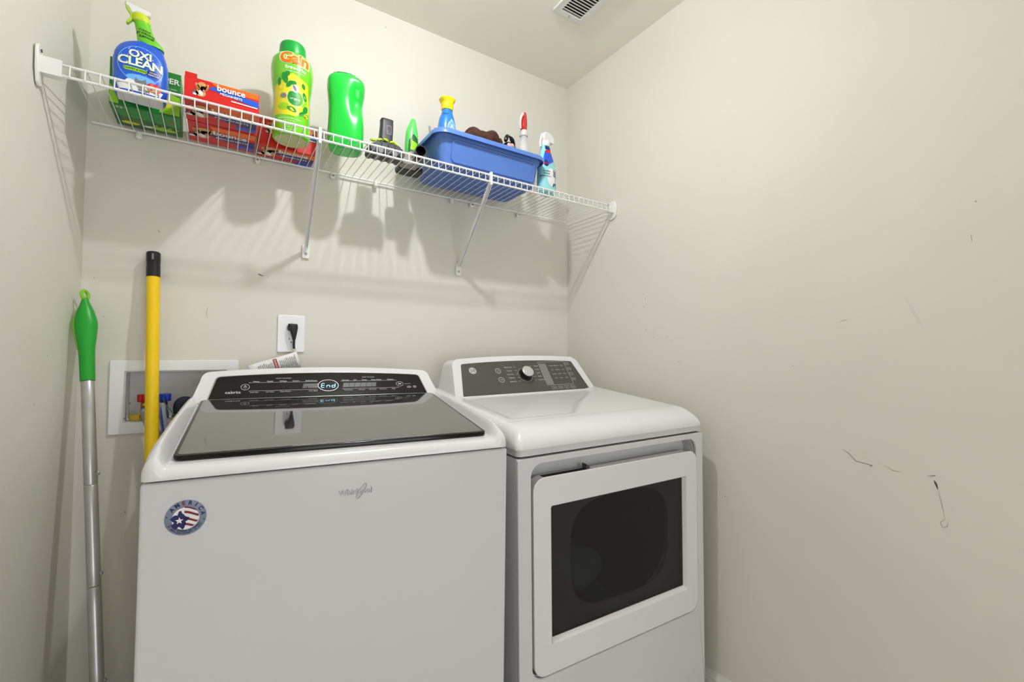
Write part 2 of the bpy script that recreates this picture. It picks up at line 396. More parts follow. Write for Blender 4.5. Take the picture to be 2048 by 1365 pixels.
for i, x in enumerate((-0.196, 0.102, 0.333, 0.483, 0.793, 0.883, 1.117)):
    b = bm_new(); loft(b, [(-.024, x-T0.x, 1.668-T0.y, .0045, .008, 2.4), (-.019, x-T0.x, 1.666-T0.y, .008, .010, 2.4), (-.006, x-T0.x, 1.666-T0.y, .007, .010, 2.4), (.000, x-T0.x, 1.669-T0.y, .004, .007, 2.4)], n=16, steps=8)
    cl = sh('wall_clip', b)
    if i in (2, 5, 6, 1):
        b = bm_new(); prism(b, ell(x-T0.x, -.015, .0035, .0035, 10), FX, 1.6545-T0.y, 1.658-T0.y); obj('screw', fixn(b), m_steel, cl)
# left end bracket: wall plate with a sleeve over the two front rails
xw = xl(YS)
b = bm_new()
pl = [(1.360, -.058), (1.352, -.03), (1.350, .010), (1.352, .020), (1.362, .025), (1.380, .016), (1.388, .004), (1.392, -.036), (1.382, -.060), (1.37, -.064)]
prism(b, pl, lambda s, tt, d: Vector((d-T0.x, s-T0.y, tt)), xw+.001, xw+.007); br = sh('end_bracket', b, bevel=.0015)
b = bm_new()
prism(b, [(1.365, -.034), (1.365, .003), (1.386, .003), (1.386, .0005), (1.367, .0005), (1.367, -.0320), (1.386, -.0320), (1.386, -.034)],
      lambda s, tt, d: Vector((d-T0.x, s-T0.y, tt)), xw+.006, xw+.041); obj('rail_sleeve', fixn(b), m_wire, br, angle=20)
b = bm_new(); prism(b, ell(1.367, .013, .0035, .0035, 10), lambda s, tt, d: Vector((d-T0.x, s-T0.y, tt)), xw+.007, xw+.009); obj('screw', fixn(b), m_dgray, br)
# right end bracket
b = bm_new()
pl = [(1.355, -.045), (1.352, -.01), (1.360, .014), (1.378, .020), (1.390, .010), (1.394, -.02), (1.400, -.052), (1.385, -.062), (1.365, -.056)]
prism(b, pl, lambda s, tt, d: Vector((d-T0.x, s-T0.y, tt)), XR-.007, XR-.001); br = sh('end_bracket', b, bevel=.0015)
b = bm_new()
prism(b, [(1.365, -.034), (1.365, .003), (1.386, .003), (1.386, .0005), (1.367, .0005), (1.367, -.0320), (1.386, -.0320), (1.386, -.034)],
      lambda s, tt, d: Vector((d-T0.x, s-T0.y, tt)), XR-.034, XR-.006); obj('rail_sleeve', fixn(b), m_wire, br, angle=20)

# ------------------------------------------------------------------ washer outlet box, valves, hoses
t = thing('washer_outlet_box', 'white recessed washer outlet box in the wall behind the yellow pole', 'outlet box', (-0.0895, YB, H-0.113))
BX, BZ = -0.0895, H-0.113
b = bm_new(); mp = lambda s, tt, d: Vector((s-BX, d-YB, tt-BZ))
framed(b, rrect(-.244, .064, H-.218, H-.010, .004, 3), rrect(-.2115, .0325, H-.1855, H-.0405, .003, 3), mp, YB-.006, YB-.0005)
obj('face_frame', fixn(b), m_plast, t, bevel=.0015)
b = bm_new()
x0, x1, z0, z1 = UB
ins, ous = .0015, .0045
def shell(a): return (x0+a, x1-a, z0+a, z1-a)
framed(b, rrect(x0+.0005, x1-.0005, z0+.0005, z1-.0005, .004, 3), rrect(x0+.004, x1-.004, z0+.004, z1-.004, .003, 3), mp, YB-.0004, YB+.082)
prism(b, rrect(x0+.0005, x1-.0005, z0+.0005, z1-.0005, .004, 3), mp, YB+.082, YB+.086)
box(b, x0+.004-BX, x1-.004-BX, .078, .081, .018, .0195)
obj('box_recess', fixn(b), m_boxp, t, smooth=False)
m_red = mat('red_plastic', srgb(190, 20, 30), 0.35); m_blue = mat('blue_plastic', srgb(20, 60, 170), 0.35); m_brass = mat('brass', srgb(200, 160, 50), 0.35, metal=0.7)
def valve(x, m, lab):
    t = thing('water_valve', lab, 'valve', (x, YB+.040, H-.183))
    b = bm_new(); loft(b, [(0, 0, 0, .013, .013, 2), (.012, 0, 0, .013, .013, 2), (.014, 0, 0, .009, .009, 2), (.045, 0, 0, .009, .009, 2), (.050, 0, 0, .007, .007, 2)], n=20, steps=12); obj('valve_body', fixn(b), m_brass if m is m_red else m_dgray, t)
    b = bm_new(); prof = []
    for i in range(32):
        a = 2*math.pi*i/32; r = .0162*(1+.10*math.cos(8*a)); prof.append((r*math.cos(a), r*math.sin(a)))
    prism(b, prof, lambda s, tt, d: Vector((s, tt, d)), .050, .072); obj('valve_cap', fixn(b), m, t, bevel=.002)
    b = bm_new(); tube(b, smooth_path([(0, -.006, .030), (0, -.022, .032), (.006, -.034, .022), (.008, -.036, .004)], 6), .0075, 12); obj('outlet_elbow', fixn(b), m_steel if m is m_red else m_dgray, t)
valve(-.170, m_red, 'hot water valve with red cap left of the yellow pole')
valve(-.124, m_blue, 'cold water valve with blue cap right of the yellow pole')
b = bm_new(); loft(b, [(0, 0, 0, .016, .016, 2), (.004, 0, 0, .018, .018, 2), (.016, 0, 0, .018, .018, 2), (.018, 0, 0, .014, .014, 2)], n=8, steps=4)
o = obj('hose_coupling', fixn(b), mat('yellow_coupling', srgb(205, 175, 40), .4), None, loc=(-.183, YB+.006, H-.182), angle=20); tag(o, 'yellow ring hose coupling below the red valve', 'coupling')
# two supply hoses with a coloured stripe and a ribbed drain hose
m_hose = mat('gray_hose', srgb(150, 155, 165), 0.45); m_hb = mat('hose_stripe', srgb(30, 60, 170), 0.45)
def hose(pts, lab, m2):
    P = smooth_path(pts, 8); c = P[0].copy()
    t = thing('supply_hose', lab, 'hose', c)
    b = bm_new(); tube(b, [p-c for p in P], .0085, 14); obj('hose', fixn(b), m_hose, t)
    b = bm_new(); tube(b, [p-c+Vector((-.002, -.0072, .001)) for p in P], .0024, 6); obj('stripe', fixn(b), m2, t)
hose([(-.124, YB-.010, H-.140), (-.123, YB-.026, H-.152), (-.118, YB-.034, H-.190), (-.110, YB-.034, H-.26), (-.105, YB-.03, H-.40)], 'gray supply hose with blue stripe hanging from the blue valve', m_hb)
hose([(-.166, YB-.008, H-.155), (-.160, YB-.026, H-.172), (-.150, YB-.032, H-.215), (-.143, YB-.03, H-.30), (-.140, YB-.03, H-.42)], 'gray supply hose hanging from the red valve behind the yellow pole', m_hose)
P = smooth_path([(.02, YB-.03, H-.45), (-.040, YB-.036, H-.25), (-.074, YB-.034, H-.19), (-.084, YB-.014, H-.150), (-.075, YB+.018, H-.135), (-.050, YB+.038, H-.145), (-.042, YB+.045, H-.165)], 14)
c = P[0].copy(); t = thing('drain_hose', 'dark ribbed drain hose arching out of the wall box', 'hose', c)
b = bm_new(); rs = [.0135+.0022*(1 if i % 2 else -1) for i in range(len(P))]; tube(b, [p-c for p in P], rs, 16); obj('ribbed_hose', fixn(b), mat('drain_rubber', srgb(38, 45, 62), 0.45), t, angle=80)
b = bm_new(); q = Vector((-.082, YB-.026, H-.168))-c
for k in range(2): tube(b, [q+Vector((.018*math.cos(a), .018*math.sin(a), .004*k+.006*math.cos(a))) for a in [i*math.pi/8 for i in range(17)]], .0016, 5, caps=False)
tube(b, [q+Vector((-.012, -.014, 0)), q+Vector((-.035, -.01, .035)), q+Vector((-.040, -.008, .052))], .0012, 5)
obj('cable_tie', fixn(b), mat('tie_green', srgb(60, 95, 90), .5), t)

# ------------------------------------------------------------------ electrical outlet, plug and cord
t = thing('wall_outlet', 'white duplex wall outlet plate with one black plug in it', 'outlet', (.2125, YB, H+.078))
b = bm_new(); prism(b, rrect(-.0415, .0415, -.062, .062, .004, 3), FX, -.0060, -.0003); obj('cover_plate', fixn(b), m_plast, t, bevel=.0025, seg=3)
for z in (.020, -.020):
    b = bm_new(); pts = [(max(-.0165, min(.0165, .0175*math.cos(a)))*1.0, .0172*math.sin(a)*.85+z) for a in [i*math.pi/16 for i in range(32)]]
    prism(b, pts, FX, -.0085, -.005); s = obj('socket', fixn(b), m_plast, t, bevel=.0006)
    b = bm_new(); mp = flat((0, -.0087, 0), (1, 0, 0), (0, 0, 1))
    for x, h_ in ((-.0062, .0042), (.0062, .0034)): decal_poly(b, mp, [(x-.0009, z-h_+.003), (x+.0009, z-h_+.003), (x+.0009, z+h_+.003), (x-.0009, z+h_+.003)])
    decal_poly(b, mp, ell(0, z-.0085, .0022, .0022, 10)); obj('slot', b, m_dark, s, smooth=False)
b = bm_new(); loft(b, [(0, 0, 0, .003, .003, 2), (.0012, 0, 0, .0022, .0022, 2)], n=10, steps=1)
for v in b.verts: v.co = Vector((v.co.x, -.006-v.co.z, v.co.y))
obj('screw', fixn(b), m_plast, t)
c = Vector((.214, YB-.010, H+.098)); t = thing('power_cord', 'black power cord plugged into the wall outlet above the washer', 'cord', c)
b = bm_new()
loft(b, [(0, 0, 0, .0145, .0145, 2.3), (.006, 0, 0, .0150, .0145, 2.3), (.018, 0, -.002, .0125, .012, 2.6), (.024, 0, -.004, .010, .009, 2.6)], n=24, steps=8)
for v in b.verts: v.co = Vector((v.co.x*1.0, -v.co.z, v.co.y*.95))
obj('plug', fixn(b), m_rub, t, bevel=0)
b = bm_new(); loft(b, [(-.040, .004, -.020, .0050, .0050, 2), (-.034, .004, -.020, .0058, .0058, 2), (-.014, .003, -.018, .0105, .008, 3), (.006, .001, -.014, .0145, .009, 3), (.012, 0, -.012, .0135, .008, 3)], n=20, steps=14); obj('plug_grip', fixn(b), m_rub, t)
b = bm_new(); tube(b, smooth_path([(.004, -.020, -.036), (.004, -.020, -.065), (.008, -.016, -.095), (.009, -.012, -.13), (.02, -.008, -.22), (.05, -.006, -.30)], 8), .0038, 10); obj('cord', fixn(b), m_rub, t)
b = bm_new()
A, B_ = Vector((.012, -.024, -.082)), Vector((-.125, -.034, -.128))
d = (B_-A).normalized(); up = Vector((.10, -.1, .98)); up = (up-d*up.dot(d)).normalized(); nn = d.cross(up)
if nn.y > 0: nn = -nn
n = 10; va = []
bend = lambda s: nn*.004*math.sin(min(10, max(0, s)/(B_-A).length*10)*.6)
for i in range(n+1):
    p = A+(B_-A)*i/n+bend((B_-A).length*i/n)
    va.append((b.verts.new(p-up*.052), b.verts.new(p+up*.003)))
for i in range(n): b.faces.new((va[i][0], va[i+1][0], va[i+1][1], va[i][1]))
tg = obj('warning_tag', b, m_prw, t, label='white paper warning tag with a red block of print')
so = tg.modifiers.new('s', 'SOLIDIFY'); so.thickness = .0004; so.offset = 0
b = bm_new(); mpt = lambda s, q: A+d*s+up*q+nn*.0012+bend(s)
decal_poly(b, mpt, [(.064, -.040), (.075, -.040), (.075, 0), (.064, 0)], 1)
mpr = lambda s, q: mpt(-s, q)
decal_text(b, lambda s, q: mpr(s, q)+nn*.0004, 'WARNING', -.0695, -.020, .0075, 2, rot=math.pi/2, bold=.02)
words_ = ('DO NOT REMOVE', 'this tag before', 'reading manual', 'shock hazard plug', 'into grounded', 'three prong outlet', 'failure to do so', 'can result in', 'death or fire', 'keep dry cord')
for i in range(10): decal_text(b, mpr, words_[i], -.010-.0052*i, -.022, .0044, 0, rot=math.pi/2, bold=.02)
for i in range(8): decal_text(b, mpr, words_[9-i], -.081-.0054*i, -.022, .0044, 0, rot=math.pi/2, bold=.02)
obj('tag_print', b, [m_prk, mat('red_print', srgb(190, 60, 40), .5, var=0), m_prw], tg, smooth=False)
b = bm_new(); tube(b, [(.0055, -.0205, -.070), (.007, -.018, -.088), (.008, -.016, -.100)], .0052, 10, caps=False); obj('tag_loop', b, mat('clear_film', srgb(215, 214, 208), .3, var=.02), tg)

# ------------------------------------------------------------------ poles
def pole_thing(name, lab, T, B_):
    T, B_ = Vector(T), Vector(B_); t = thing(name, lab, 'pole', B_); d = (T-B_); L_ = d.length
    t.rotation_mode = 'QUATERNION'; t.rotation_quaternion = Vector((0, 0, 1)).rotation_difference(d.normalized()); return t, L_
t, Lp = pole_thing('broom_pole', 'thick yellow pole with black cap leaning behind the washer', (-.154, 1.655, H+.301), (-.116, 1.49, .012))
b = bm_new(); loft(b, [(0, 0, 0, .0155, .0155, 2), (Lp-.004, 0, 0, .0155, .0155, 2)], n=24, steps=6); obj('pole', fixn(b), mat('yellow_paint', srgb(246, 206, 20), .38, var=.02), t)
b = bm_new(); loft(b, [(Lp-.074, 0, 0, .0160, .0160, 2), (Lp-.070, 0, 0, .0166, .0166, 2), (Lp-.03, 0, 0, .0163, .0163, 2), (Lp-.0295, 0, 0, .0168, .0168, 2), (Lp-.004, 0, 0, .0168, .0168, 2), (Lp-.001, 0, 0, .0150, .0150, 2), (Lp, 0, 0, .010, .010, 2)], n=28, steps=16); cp = obj('end_cap', fixn(b), m_black, t)
b = bm_new(); loft(b, [(0, 0, 0, .02, .02, 2), (-.008, 0, 0, .02, .02, 2)], n=16, steps=1); 
b.free()
b = bm_new(); prism(b, rrect(-.0022, .0022, Lp-.026, Lp-.008, .002, 3), FX, -.0180, -.0165); obj('hang_slot', fixn(b), m_gray, cp)
t, Lp = pole_thing('mop_handle', 'silver tube handle with green grip leaning in the left corner', (-.292, 1.625, H+.176), (-.176, 1.335, .010))
gl = .245                                        # length of the green grip
gt = mat('green_grip', srgb(28, 158, 44), .38, var=.02); gt2 = mat('lime_grip', srgb(130, 200, 40), .4)
cuts = [Lp-gl, Lp-gl-.262, Lp-gl-.262-.235, Lp-gl-.262-.235-.235, .0]
for i in range(4):
    b = bm_new(); loft(b, [(cuts[i+1]+.0006, 0, 0, .0126, .0126, 2), (cuts[i+1]+.002, 0, 0, .0132, .0132, 2), (cuts[i]-.002, 0, 0, .0132, .0132, 2), (cuts[i]-.0006, 0, 0, .0126, .0126, 2)], n=24, steps=4)
    sg = obj('tube_section', fixn(b), m_alu, t)
    if 0 < i:
        b = bm_new(); loft(b, [(cuts[i]+.022, .0135, 0, .0022, .0022, 2), (cuts[i]+.026, .0145, 0, .003, .003, 2), (cuts[i]+.030, .0135, 0, .0022, .0022, 2)], n=10, steps=4); obj('snap_button', fixn(b), m_steel, sg)
b = bm_new(); z0 = Lp-gl
loft(b, [(z0, 0, 0, .0150, .0150, 2), (z0+.08, 0, 0, .0165, .016, 2), (z0+.115, 0, 0, .0205, .017, 2), (z0+.150, 0, 0, .0235, .018, 2), (z0+.185, 0, 0, .0175, .015, 2), (z0+.212, 0, 0, .0085, .009, 2), (z0+.222, 0, 0, .0060, .007, 2)], n=28, steps=30); gr = obj('grip', fixn(b), gt, t)
b = bm_new(); tube(b, [(0.0050*math.cos(a), .0095*math.cos(a), z0+.231+.012*math.sin(a)) for a in [i*math.pi/10 for i in range(20)]]+[(0.0050, .0095, z0+.231)], .0040, 8, caps=False); obj('hang_loop', fixn(b), gt2, gr)
b = bm_new(); loft(b, [(z0+.085, -.003, .005, .0165, .015, 2), (z0+.125, -.003, .005, .0225, .017, 2), (z0+.150, -.003, .005, .0255, .018, 2), (z0+.185, -.002, .004, .0175, .014, 2), (z0+.205, 0, .003, .008, .008, 2)], n=24, steps=20); obj('grip_inlay', fixn(b), gt2, gr)

# ------------------------------------------------------------------ machines
def smoothstep(a, b_, x):
    q = max(0, min(1, (x-a)/(b_-a))); return q*q*(3-2*q)
def lin(tab, x):
    if x <= tab[0][0]: return tab[0][1]
    for a, b_ in zip(tab, tab[1:]):
        if x <= b_[0]: return a[1]+(b_[1]-a[1])*(x-a[0])/(b_[0]-a[0])
    return tab[-1][1]
def height_cover(W_, us, vs, zf, z_floor, w_in=0.0):
    """moulded top: height field with a skirt down to z_floor"""
    R = .016
    def plan(u, v):      # round the two front corners in plan
        c = R-u if u < W_/2 else u-(W_-R); e = R-v
        if c > 0 and e > 0:
            a, b_ = c/R, e/R; x, y = a*math.sqrt(1-b_*b_/2)*R, b_*math.sqrt(1-a*a/2)*R
            return (R-x if u < W_/2 else W_-R+x, R-y)
        return (u, v)
    b = bm_new(); g = [[b.verts.new(plan(u, v)+(zf(u, v),)) for v in vs] for u in us]
    for i in range(len(us)-1):
        for j in range(len(vs)-1): b.faces.new((g[i][j], g[i+1][j], g[i+1][j+1], g[i][j+1]))
    rim = [g[i][0] for i in range(len(us))]+[g[-1][j] for j in range(1, len(vs))]+[g[i][-1] for i in range(len(us)-2, -1, -1)]+[g[0][j] for j in range(len(vs)-2, 0, -1)]
    lo = [b.verts.new((v.co.x, v.co.y, z_floor)) for v in rim]; n = len(rim)
    for i in range(n): b.faces.new((rim[i], lo[i], lo[(i+1) % n], rim[(i+1) % n]))
    b.faces.new(lo[::-1]); return fixn(b)
def machine(name, lab, cat, seam, h, rot):
    e = Euler(rot, 'YXZ').to_matrix(); top = Vector((seam[0], seam[1], H+seam[2]))
    return thing(name, lab, cat, top-e@Vector((0, 0, h)), rot)
def console(bm, c, hb, ht, vb, zb, vt, zt, vback, arch, r, zlow, bow=0, n=28, slump=0.0):
    """sloped control housing: front outline on the slope plane, carried back to vback"""
    out = [(-hb, 0.0)]
    for i in range(9):
        a = math.pi-math.pi/2*i/8; out.append((-ht+r+r*math.cos(a), 1-(r-r*math.sin(a))/(zt-zb)))
    for i in range(1, n):
        q = -1+2*i/n; out.append((q*(ht-r), 1+arch*(1-q*q)/(zt-zb)))
    for i in range(9):
        a = math.pi/2-math.pi/2*i/8; out.append((ht-r+r*math.cos(a), 1-(r-r*math.sin(a))/(zt-zb)))
    out.append((hb, 0.0)); 
    def P(x, s, back=0):
        v = vb+(vt-vb)*s-bow*(1-(x/hb)**2); z = zb+(zt-zb)*s
        if back: v = vback; z = z-slump*max(0, s)
        return Vector((c+x, v, z))
    F = [bm.verts.new(P(*p)) for p in out]; B = [bm.verts.new(P(*p, 1)) for p in out]; m = len(out)
    for i in range(m-1): bm.faces.new((F[i], B[i], B[i+1], F[i+1]))
    # front face strips between mirrored outline points keep the bow
    k = m//2
    for i in range(k-1): bm.faces.new((F[i], F[i+1], F[m-2-i], F[m-1-i]))
    if m % 2: bm.faces.new((F[k-1], F[k], F[k+1]))
    else: pass
    bm.faces.new(B[::-1]); bm.faces.new((F[0], F[-1], B[-1], B[0]))
    return fixn(bm)

# ---------- washer
WW, WH = .694, .910
washer = machine('washing_machine', 'white top-load washing machine with a dark glass lid', 'washing machine', (-.1008, .976, -.2097), WH, (.01249, .00364, -.07854))
cw = WW/2
b = bm_new(); box(b, 0.001, WW-.001, 0.002, .640, .028, WH-.0035); obj('cabinet', fixn(b), m_cab, washer, bevel=.006, seg=3)
b = bm_new(); box(b, .012, WW-.012, .012, .63, WH-.006, WH+.004); obj('seam_gasket', fixn(b), m_dark, washer)
for x in (.05, WW-.05):
    for y in (.05, .58):
        b = bm_new(); loft(b, [(0.001, x, y, .022, .022, 2), (.012, x, y, .022, .022, 2), (.013, x, y, .008, .008, 2), (.03, x, y, .008, .008, 2)], n=16, steps=3); obj('foot', fixn(b), m_rub, washer)
S_ = [(0, .026), (.012, .040), (.04, .052), (.075, .060), (.23, .079), (.40, .096), (.46, .101), (.64, .103)]
V_ = [(0, .012), (.010, .019), (.022, .0215), (.042, .022), (.452, .083), (.47, .090), (.64, .094)]
def wz(u, v):
    x = abs(u-cw); zs, zv = lin(S_, v), lin(V_, v)
    z = zv+(zs-zv)*smoothstep(.312, .330, x)
    r = .024
    if x > cw-r: q = (x-(cw-r))/r; z -= min(.036, z-.008)*(1-math.sqrt(max(0, 1-q*q)))
    q = max(0, 1-v/.012); z -= .010*(1-math.sqrt(max(0, 1-q*q)))
    return WH+max(z, .004)
us = sorted(set([i*WW/24 for i in range(25)]+[.024*(1-math.cos(a)) for a in [i*math.pi/2/8 for i in range(9)]]+[WW-.024*(1-math.cos(a)) for a in [i*math.pi/2/8 for i in range(9)]]+[cw+s*(.310+.002*i) for i in range(11) for s in (-1, 1)]))
vs = sorted(set([.64*i/40 for i in range(41)]+[.0015*i for i in range(12)]+[.022, .03, .042, .452, .47]))
obj('top_cover', height_cover(WW, us, vs, wz, WH), m_white, washer, angle=60)
# lid: black edge, tinted mirror-like glass
pv = lambda s, tt, d: Vector((cw+s, .040+tt*math.cos(.148), WH+.0225+tt*math.sin(.148)+d))
Lw, Ld = .309, .416
def trap(a, r0=.014, r1=.006):
    return rrect(-Lw+a, Lw-a, a, Ld-a, r0)
lid = bm_new(); prism(lid, trap(0), pv, .001, .0095); lido = obj('lid_frame', fixn(lid), mat('gloss_black_edge', srgb(12, 12, 12), .16, var=0, spec=.35), washer, bevel=.002, seg=2)
m_glass = mat('lid_glass', srgb(48, 47, 46), .03, var=0, spec=.8, ior=1.8, coat=.6)
b = bm_new(); prism(b, trap(.007, .008), pv, .0085, .0102); obj('lid_glass', fixn(b), m_glass, lido)
b = bm_new(); box(b, cw-.30, cw+.30, .438, .452, WH+.080, WH+.092); obj('hinge_bar', fixn(b), m_black, washer, bevel=.002)
# console
CB = dict(hb=.333, ht=.316, vb=.452, zb=WH+.085, vt=.524, zt=WH+.163, arch=.0105, r=.022)
b = bm_new(); console(b, cw, CB['hb'], CB['ht'], CB['vb'], CB['zb'], CB['vt'], CB['zt'], .635, CB['arch'], CB['r'], 0, slump=.004)
obj('console_housing', b, m_white, washer, bevel=.006, seg=3)
ang = math.atan2(CB['zt']-CB['zb'], CB['vt']-CB['vb']); cpv, spv = math.cos(ang), math.sin(ang)
def wp(s, q, d=0):   # panel plane: s from the centre, q up the slope from the panel's lower edge
    return Vector((cw+s, CB['vb']+q*cpv-d*spv, CB['zb']+q*spv+d*cpv))
PH = .086
pp = [(-.294, .010), (.294, .010)]+[(.281-.014+.014*math.cos(a), PH-.014+.014*math.sin(a)) for a in [math.pi/12*i for i in range(7)]]
pp += [(.267-.534*i/20, PH+.0115*(1-((.267-.534*i/20)/.267)**2)) for i in range(1, 20)]
pp += [(-.267-.014*math.sin(a), PH-.014+.014*math.cos(a)) for a in [math.pi/12*i for i in range(7)]]
m_panel = mat('gloss_black_panel', srgb(24, 24, 25), .10, var=0, spec=.35)
b = bm_new(); prism(b, pp, lambda s, tt, d: wp(s, tt, d), -.001, .0022); pn = obj('control_panel', fixn(b), m_panel, washer, bevel=.0008)
b = bm_new(); prism(b, [(p[0]*1.010, .048+(p[1]-.048)*1.05) for p in pp], lambda s, tt, d: wp(s, tt, d), -.001, .0012); obj('panel_rim', fixn(b), m_steel, washer)
wd = lambda s, tt: wp(s, tt, .0026)
b = bm_new(); K = .0074
ring(b, wd, -.212, .048, .0105, .0105, .0010); ring(b, wd, -.212, .048, .0042, .0042, .0009); decal_poly(b, wd, [(-.2126, .048), (-.2114, .048), (-.2114, .054), (-.2126, .054)])
decal_text(b, wd, 'cabrio', -.240, .030, .0125, bold=.01, xs=1.15)
decal_text(b, wd, 'WHAT TO WASH', -.118, .077, .0050); decal_text(b, wd, 'HOW TO WASH', .118, .077, .0050)
for i, s in enumerate(('Heavy', 'Quick', 'Whites', 'Colors', 'Bulky/Sheets')): decal_text(b, wd, s, (-.186, -.152, -.119, -.086, -.045)[i], .0665, .0062, bold=.01)
for i, s in enumerate(('Normal', 'Soil', 'Temp', 'Deep Water', 'Options')): decal_text(b, wd, s, (.050, .078, .105, .142, .185)[i], .0665, .0062, bold=.01)
for x0, x1, y in ((-.204, -.028, .0625), (.036, .204, .0625), (-.204, -.028, .0335), (.038, .208, .0335)): decal_poly(b, wd, [(x0, y), (x1, y), (x1, y+.0008), (x0, y+.0008)])
for i, s in enumerate(('Rinse Spin', 'Fast Wash', 'Clean Washer', 'Cycle Signal')): decal_text(b, wd, s, (-.190, -.152, -.113, -.042)[i], .0290, .0048, bold=.005)
for i, s in enumerate(('Temperature', 'Soil Level', 'Spin Speed', 'Extra Rinse', 'Delay')): decal_text(b, wd, s, (.055, .094, .126, .158, .190)[i], .0290, .0048, bold=.005)
ring(b, wd, .212, .048, .0115, .0095, .0009); decal_text(b, wd, 'DII', .212, .048, .0085, bold=.02); decal_text(b, wd, 'hold 3 sec', .237, .048, .0046)
ring(b, wd, .240, .035, .0065, .0035, .0014); ring(b, wd, .258, .035, .005, .0042, .0012)
decal_text(b, wd, 'lid', .258, .035, .0042)
obj('panel_print', b, m_lgray, pn, smooth=False)
b = bm_new()
for x0, x1 in ((-.070, -.0585), (.040, .056), (.057, .073), (.074, .090), (.091, .107), (.108, .124), (.125, .137)):
    decal_poly(b, lambda s, q: wp(s, q, .0024), [(x0, .040), (x1, .040), (x1+.004, .056), (x0+.004, .056)])
decal_poly(b, lambda s, q: wp(s, q, .0024), [(-.056, .040), (-.028, .040), (-.028, .056), (-.056, .056)])
obj('key_pads', b, mat('panel_gray', srgb(84, 84, 86), .3, var=0), pn, smooth=False)
b = bm_new(); prism(b, ell(.0, .047, .0275, .0205, 40), lambda s, tt, d: wp(s, tt, d), .001, .0032); ds = obj('display', fixn(b), mat('display_glass', srgb(8, 12, 20), .08, var=0), pn)
b = bm_new(); ring(b, lambda s, q: wp(s, q, .0036), 0, .047, .0285, .0215, .0013, n=40); obj('display_ring', b, m_steel, ds, smooth=False)
m_led = mat('lit_display', srgb(150, 215, 245), .4, var=0, emit=1.3)
b = bm_new(); dp = lambda s, q: wp(s, q, .0036)
def seg(x0, y0, x1, y1, w_=.0018):
    p, q = Vector((x0, y0)), Vector((x1, y1)); n_ = (q-p).normalized(); n_ = Vector((-n_.y, n_.x))*w_/2
    decal_poly(b, dp, [tuple(p+n_), tuple(p-n_), tuple(q-n_), tuple(q+n_)])
def seven(x, on, w_=.0085, h_=.0150, y=.0395, k=.12):
    X = lambda a, c: (x+a*w_+k*c*h_, y+c*h_)
    for s, (p, q) in dict(a=((0, 1), (1, 1)), b=((1, 1), (1, .5)), c=((1, .5), (1, 0)), d=((0, 0), (1, 0)), e=((0, .5), (0, 0)), f=((0, 1), (0, .5)), g=((0, .5), (1, .5))).items():
        if s in on: P_, Q_ = Vector(X(*p)), Vector(X(*q)); e_ = (Q_-P_)*.08; seg(*(P_+e_), *(Q_-e_))
seven(-.0195, 'adefg'); seven(-.0050, 'ceg'); seven(.0095, 'bcdeg'); obj('lit_digits', b, m_led, ds, smooth=False)
# badge and sticker on the cabinet front
wf = lambda s, tt: Vector((s, .0008, WH+tt))
m_badge = mat('chrome_print', srgb(172, 170, 176), .3, metal=.35, var=0)
bd = bm_new(); vs_, fs_ = glyphs('Whirlpool', .019, bold=.008)
for v in range(2): pass
decal_text(bd, lambda s, q: Vector((s, -.0002, WH+q)), 'Whirlpool', .347, -.0605, .0155, bold=.010)
g = bmesh.ops.extrude_face_region(bd, geom=bd.faces[:]); bmesh.ops.translate(bd, vec=(0, .0022, 0), verts=[e for e in g['geom'] if isinstance(e, bmesh.types.BMVert)])
bg = obj('brand_badge', fixn(bd), m_badge, washer, smooth=False, label='raised silver maker name and swoosh')
b = bm_new(); c_, s_ = math.cos(1.02), math.sin(1.02)
E1 = ell(0, 0, .0175, .0050, 36); E2 = ell(.0006, 0, .0166, .0040, 36); tr = lambda p: (p[0]*c_-p[1]*s_+.358, p[0]*s_+p[1]*c_-.0605)
framed(b, [tr(p) for p in E1], [tr(p) for p in E2], lambda s, tt, d: Vector((s, d, WH+tt)), -.0008, .0022); obj('swoosh', fixn(b), m_steel, bg)
b = bm_new(); SX, SZ = .0655, -.067
m_nav = mat('navy_print', srgb(24, 34, 96), .4, var=0); m_mar = mat('maroon_print', srgb(122, 34, 52), .4, var=0); m_foil = mat('silver_foil_sticker', srgb(150, 160, 185), .22, metal=.6, var=.25, scale=9)
m_lightblue = mat('pale_blue_print', srgb(125, 160, 205), .4, var=0)
prism(b, ell(SX, SZ, .0300, .0300, 48), lambda s, tt, d: Vector((s, d, WH+tt)), .0012, .0024); st = obj('round_sticker', fixn(b), m_foil, washer, label='round foil sticker with flag star map and AMERICA lettering')
b = bm_new(); sf = lambda s, q: Vector((SX+s, .0008, WH+SZ+q)); sg_ = lambda s, q: Vector((SX+s, .0005, WH+SZ+q)); sh_ = lambda s, q: Vector((SX+s, .0002, WH+SZ+q))
decal_poly(b, sf, ell(.000, -.001, .0195, .0190, 40), 0)
for y0, y1 in ((.0150, .0175), (.0060, .0100), (-.0050, -.0012), (-.0145, -.0105)):
    top = []; bot = []
    for i in range(11):
        x = -.002+.0205*i/10; lim = math.sqrt(max(0, .0190**2-x*x)); wv = .0022*math.sin(i*.3+1.2)-i*.0004
        top.append((x, max(-lim, min(lim, y1+wv)))); bot.append((x, max(-lim, min(lim, y0+wv))))
    decal_poly(b, sg_, top+bot[::-1], 2)
blob = []
for i in range(26):
    a = 2*math.pi*i/26; r = .0118*(1+.20*math.sin(5*a+.5)+.12*math.sin(9*a)); blob.append((-.0085+r*math.cos(a)*.95, -.004+r*math.sin(a)*1.15))
decal_poly(b, sg_, blob, 1)
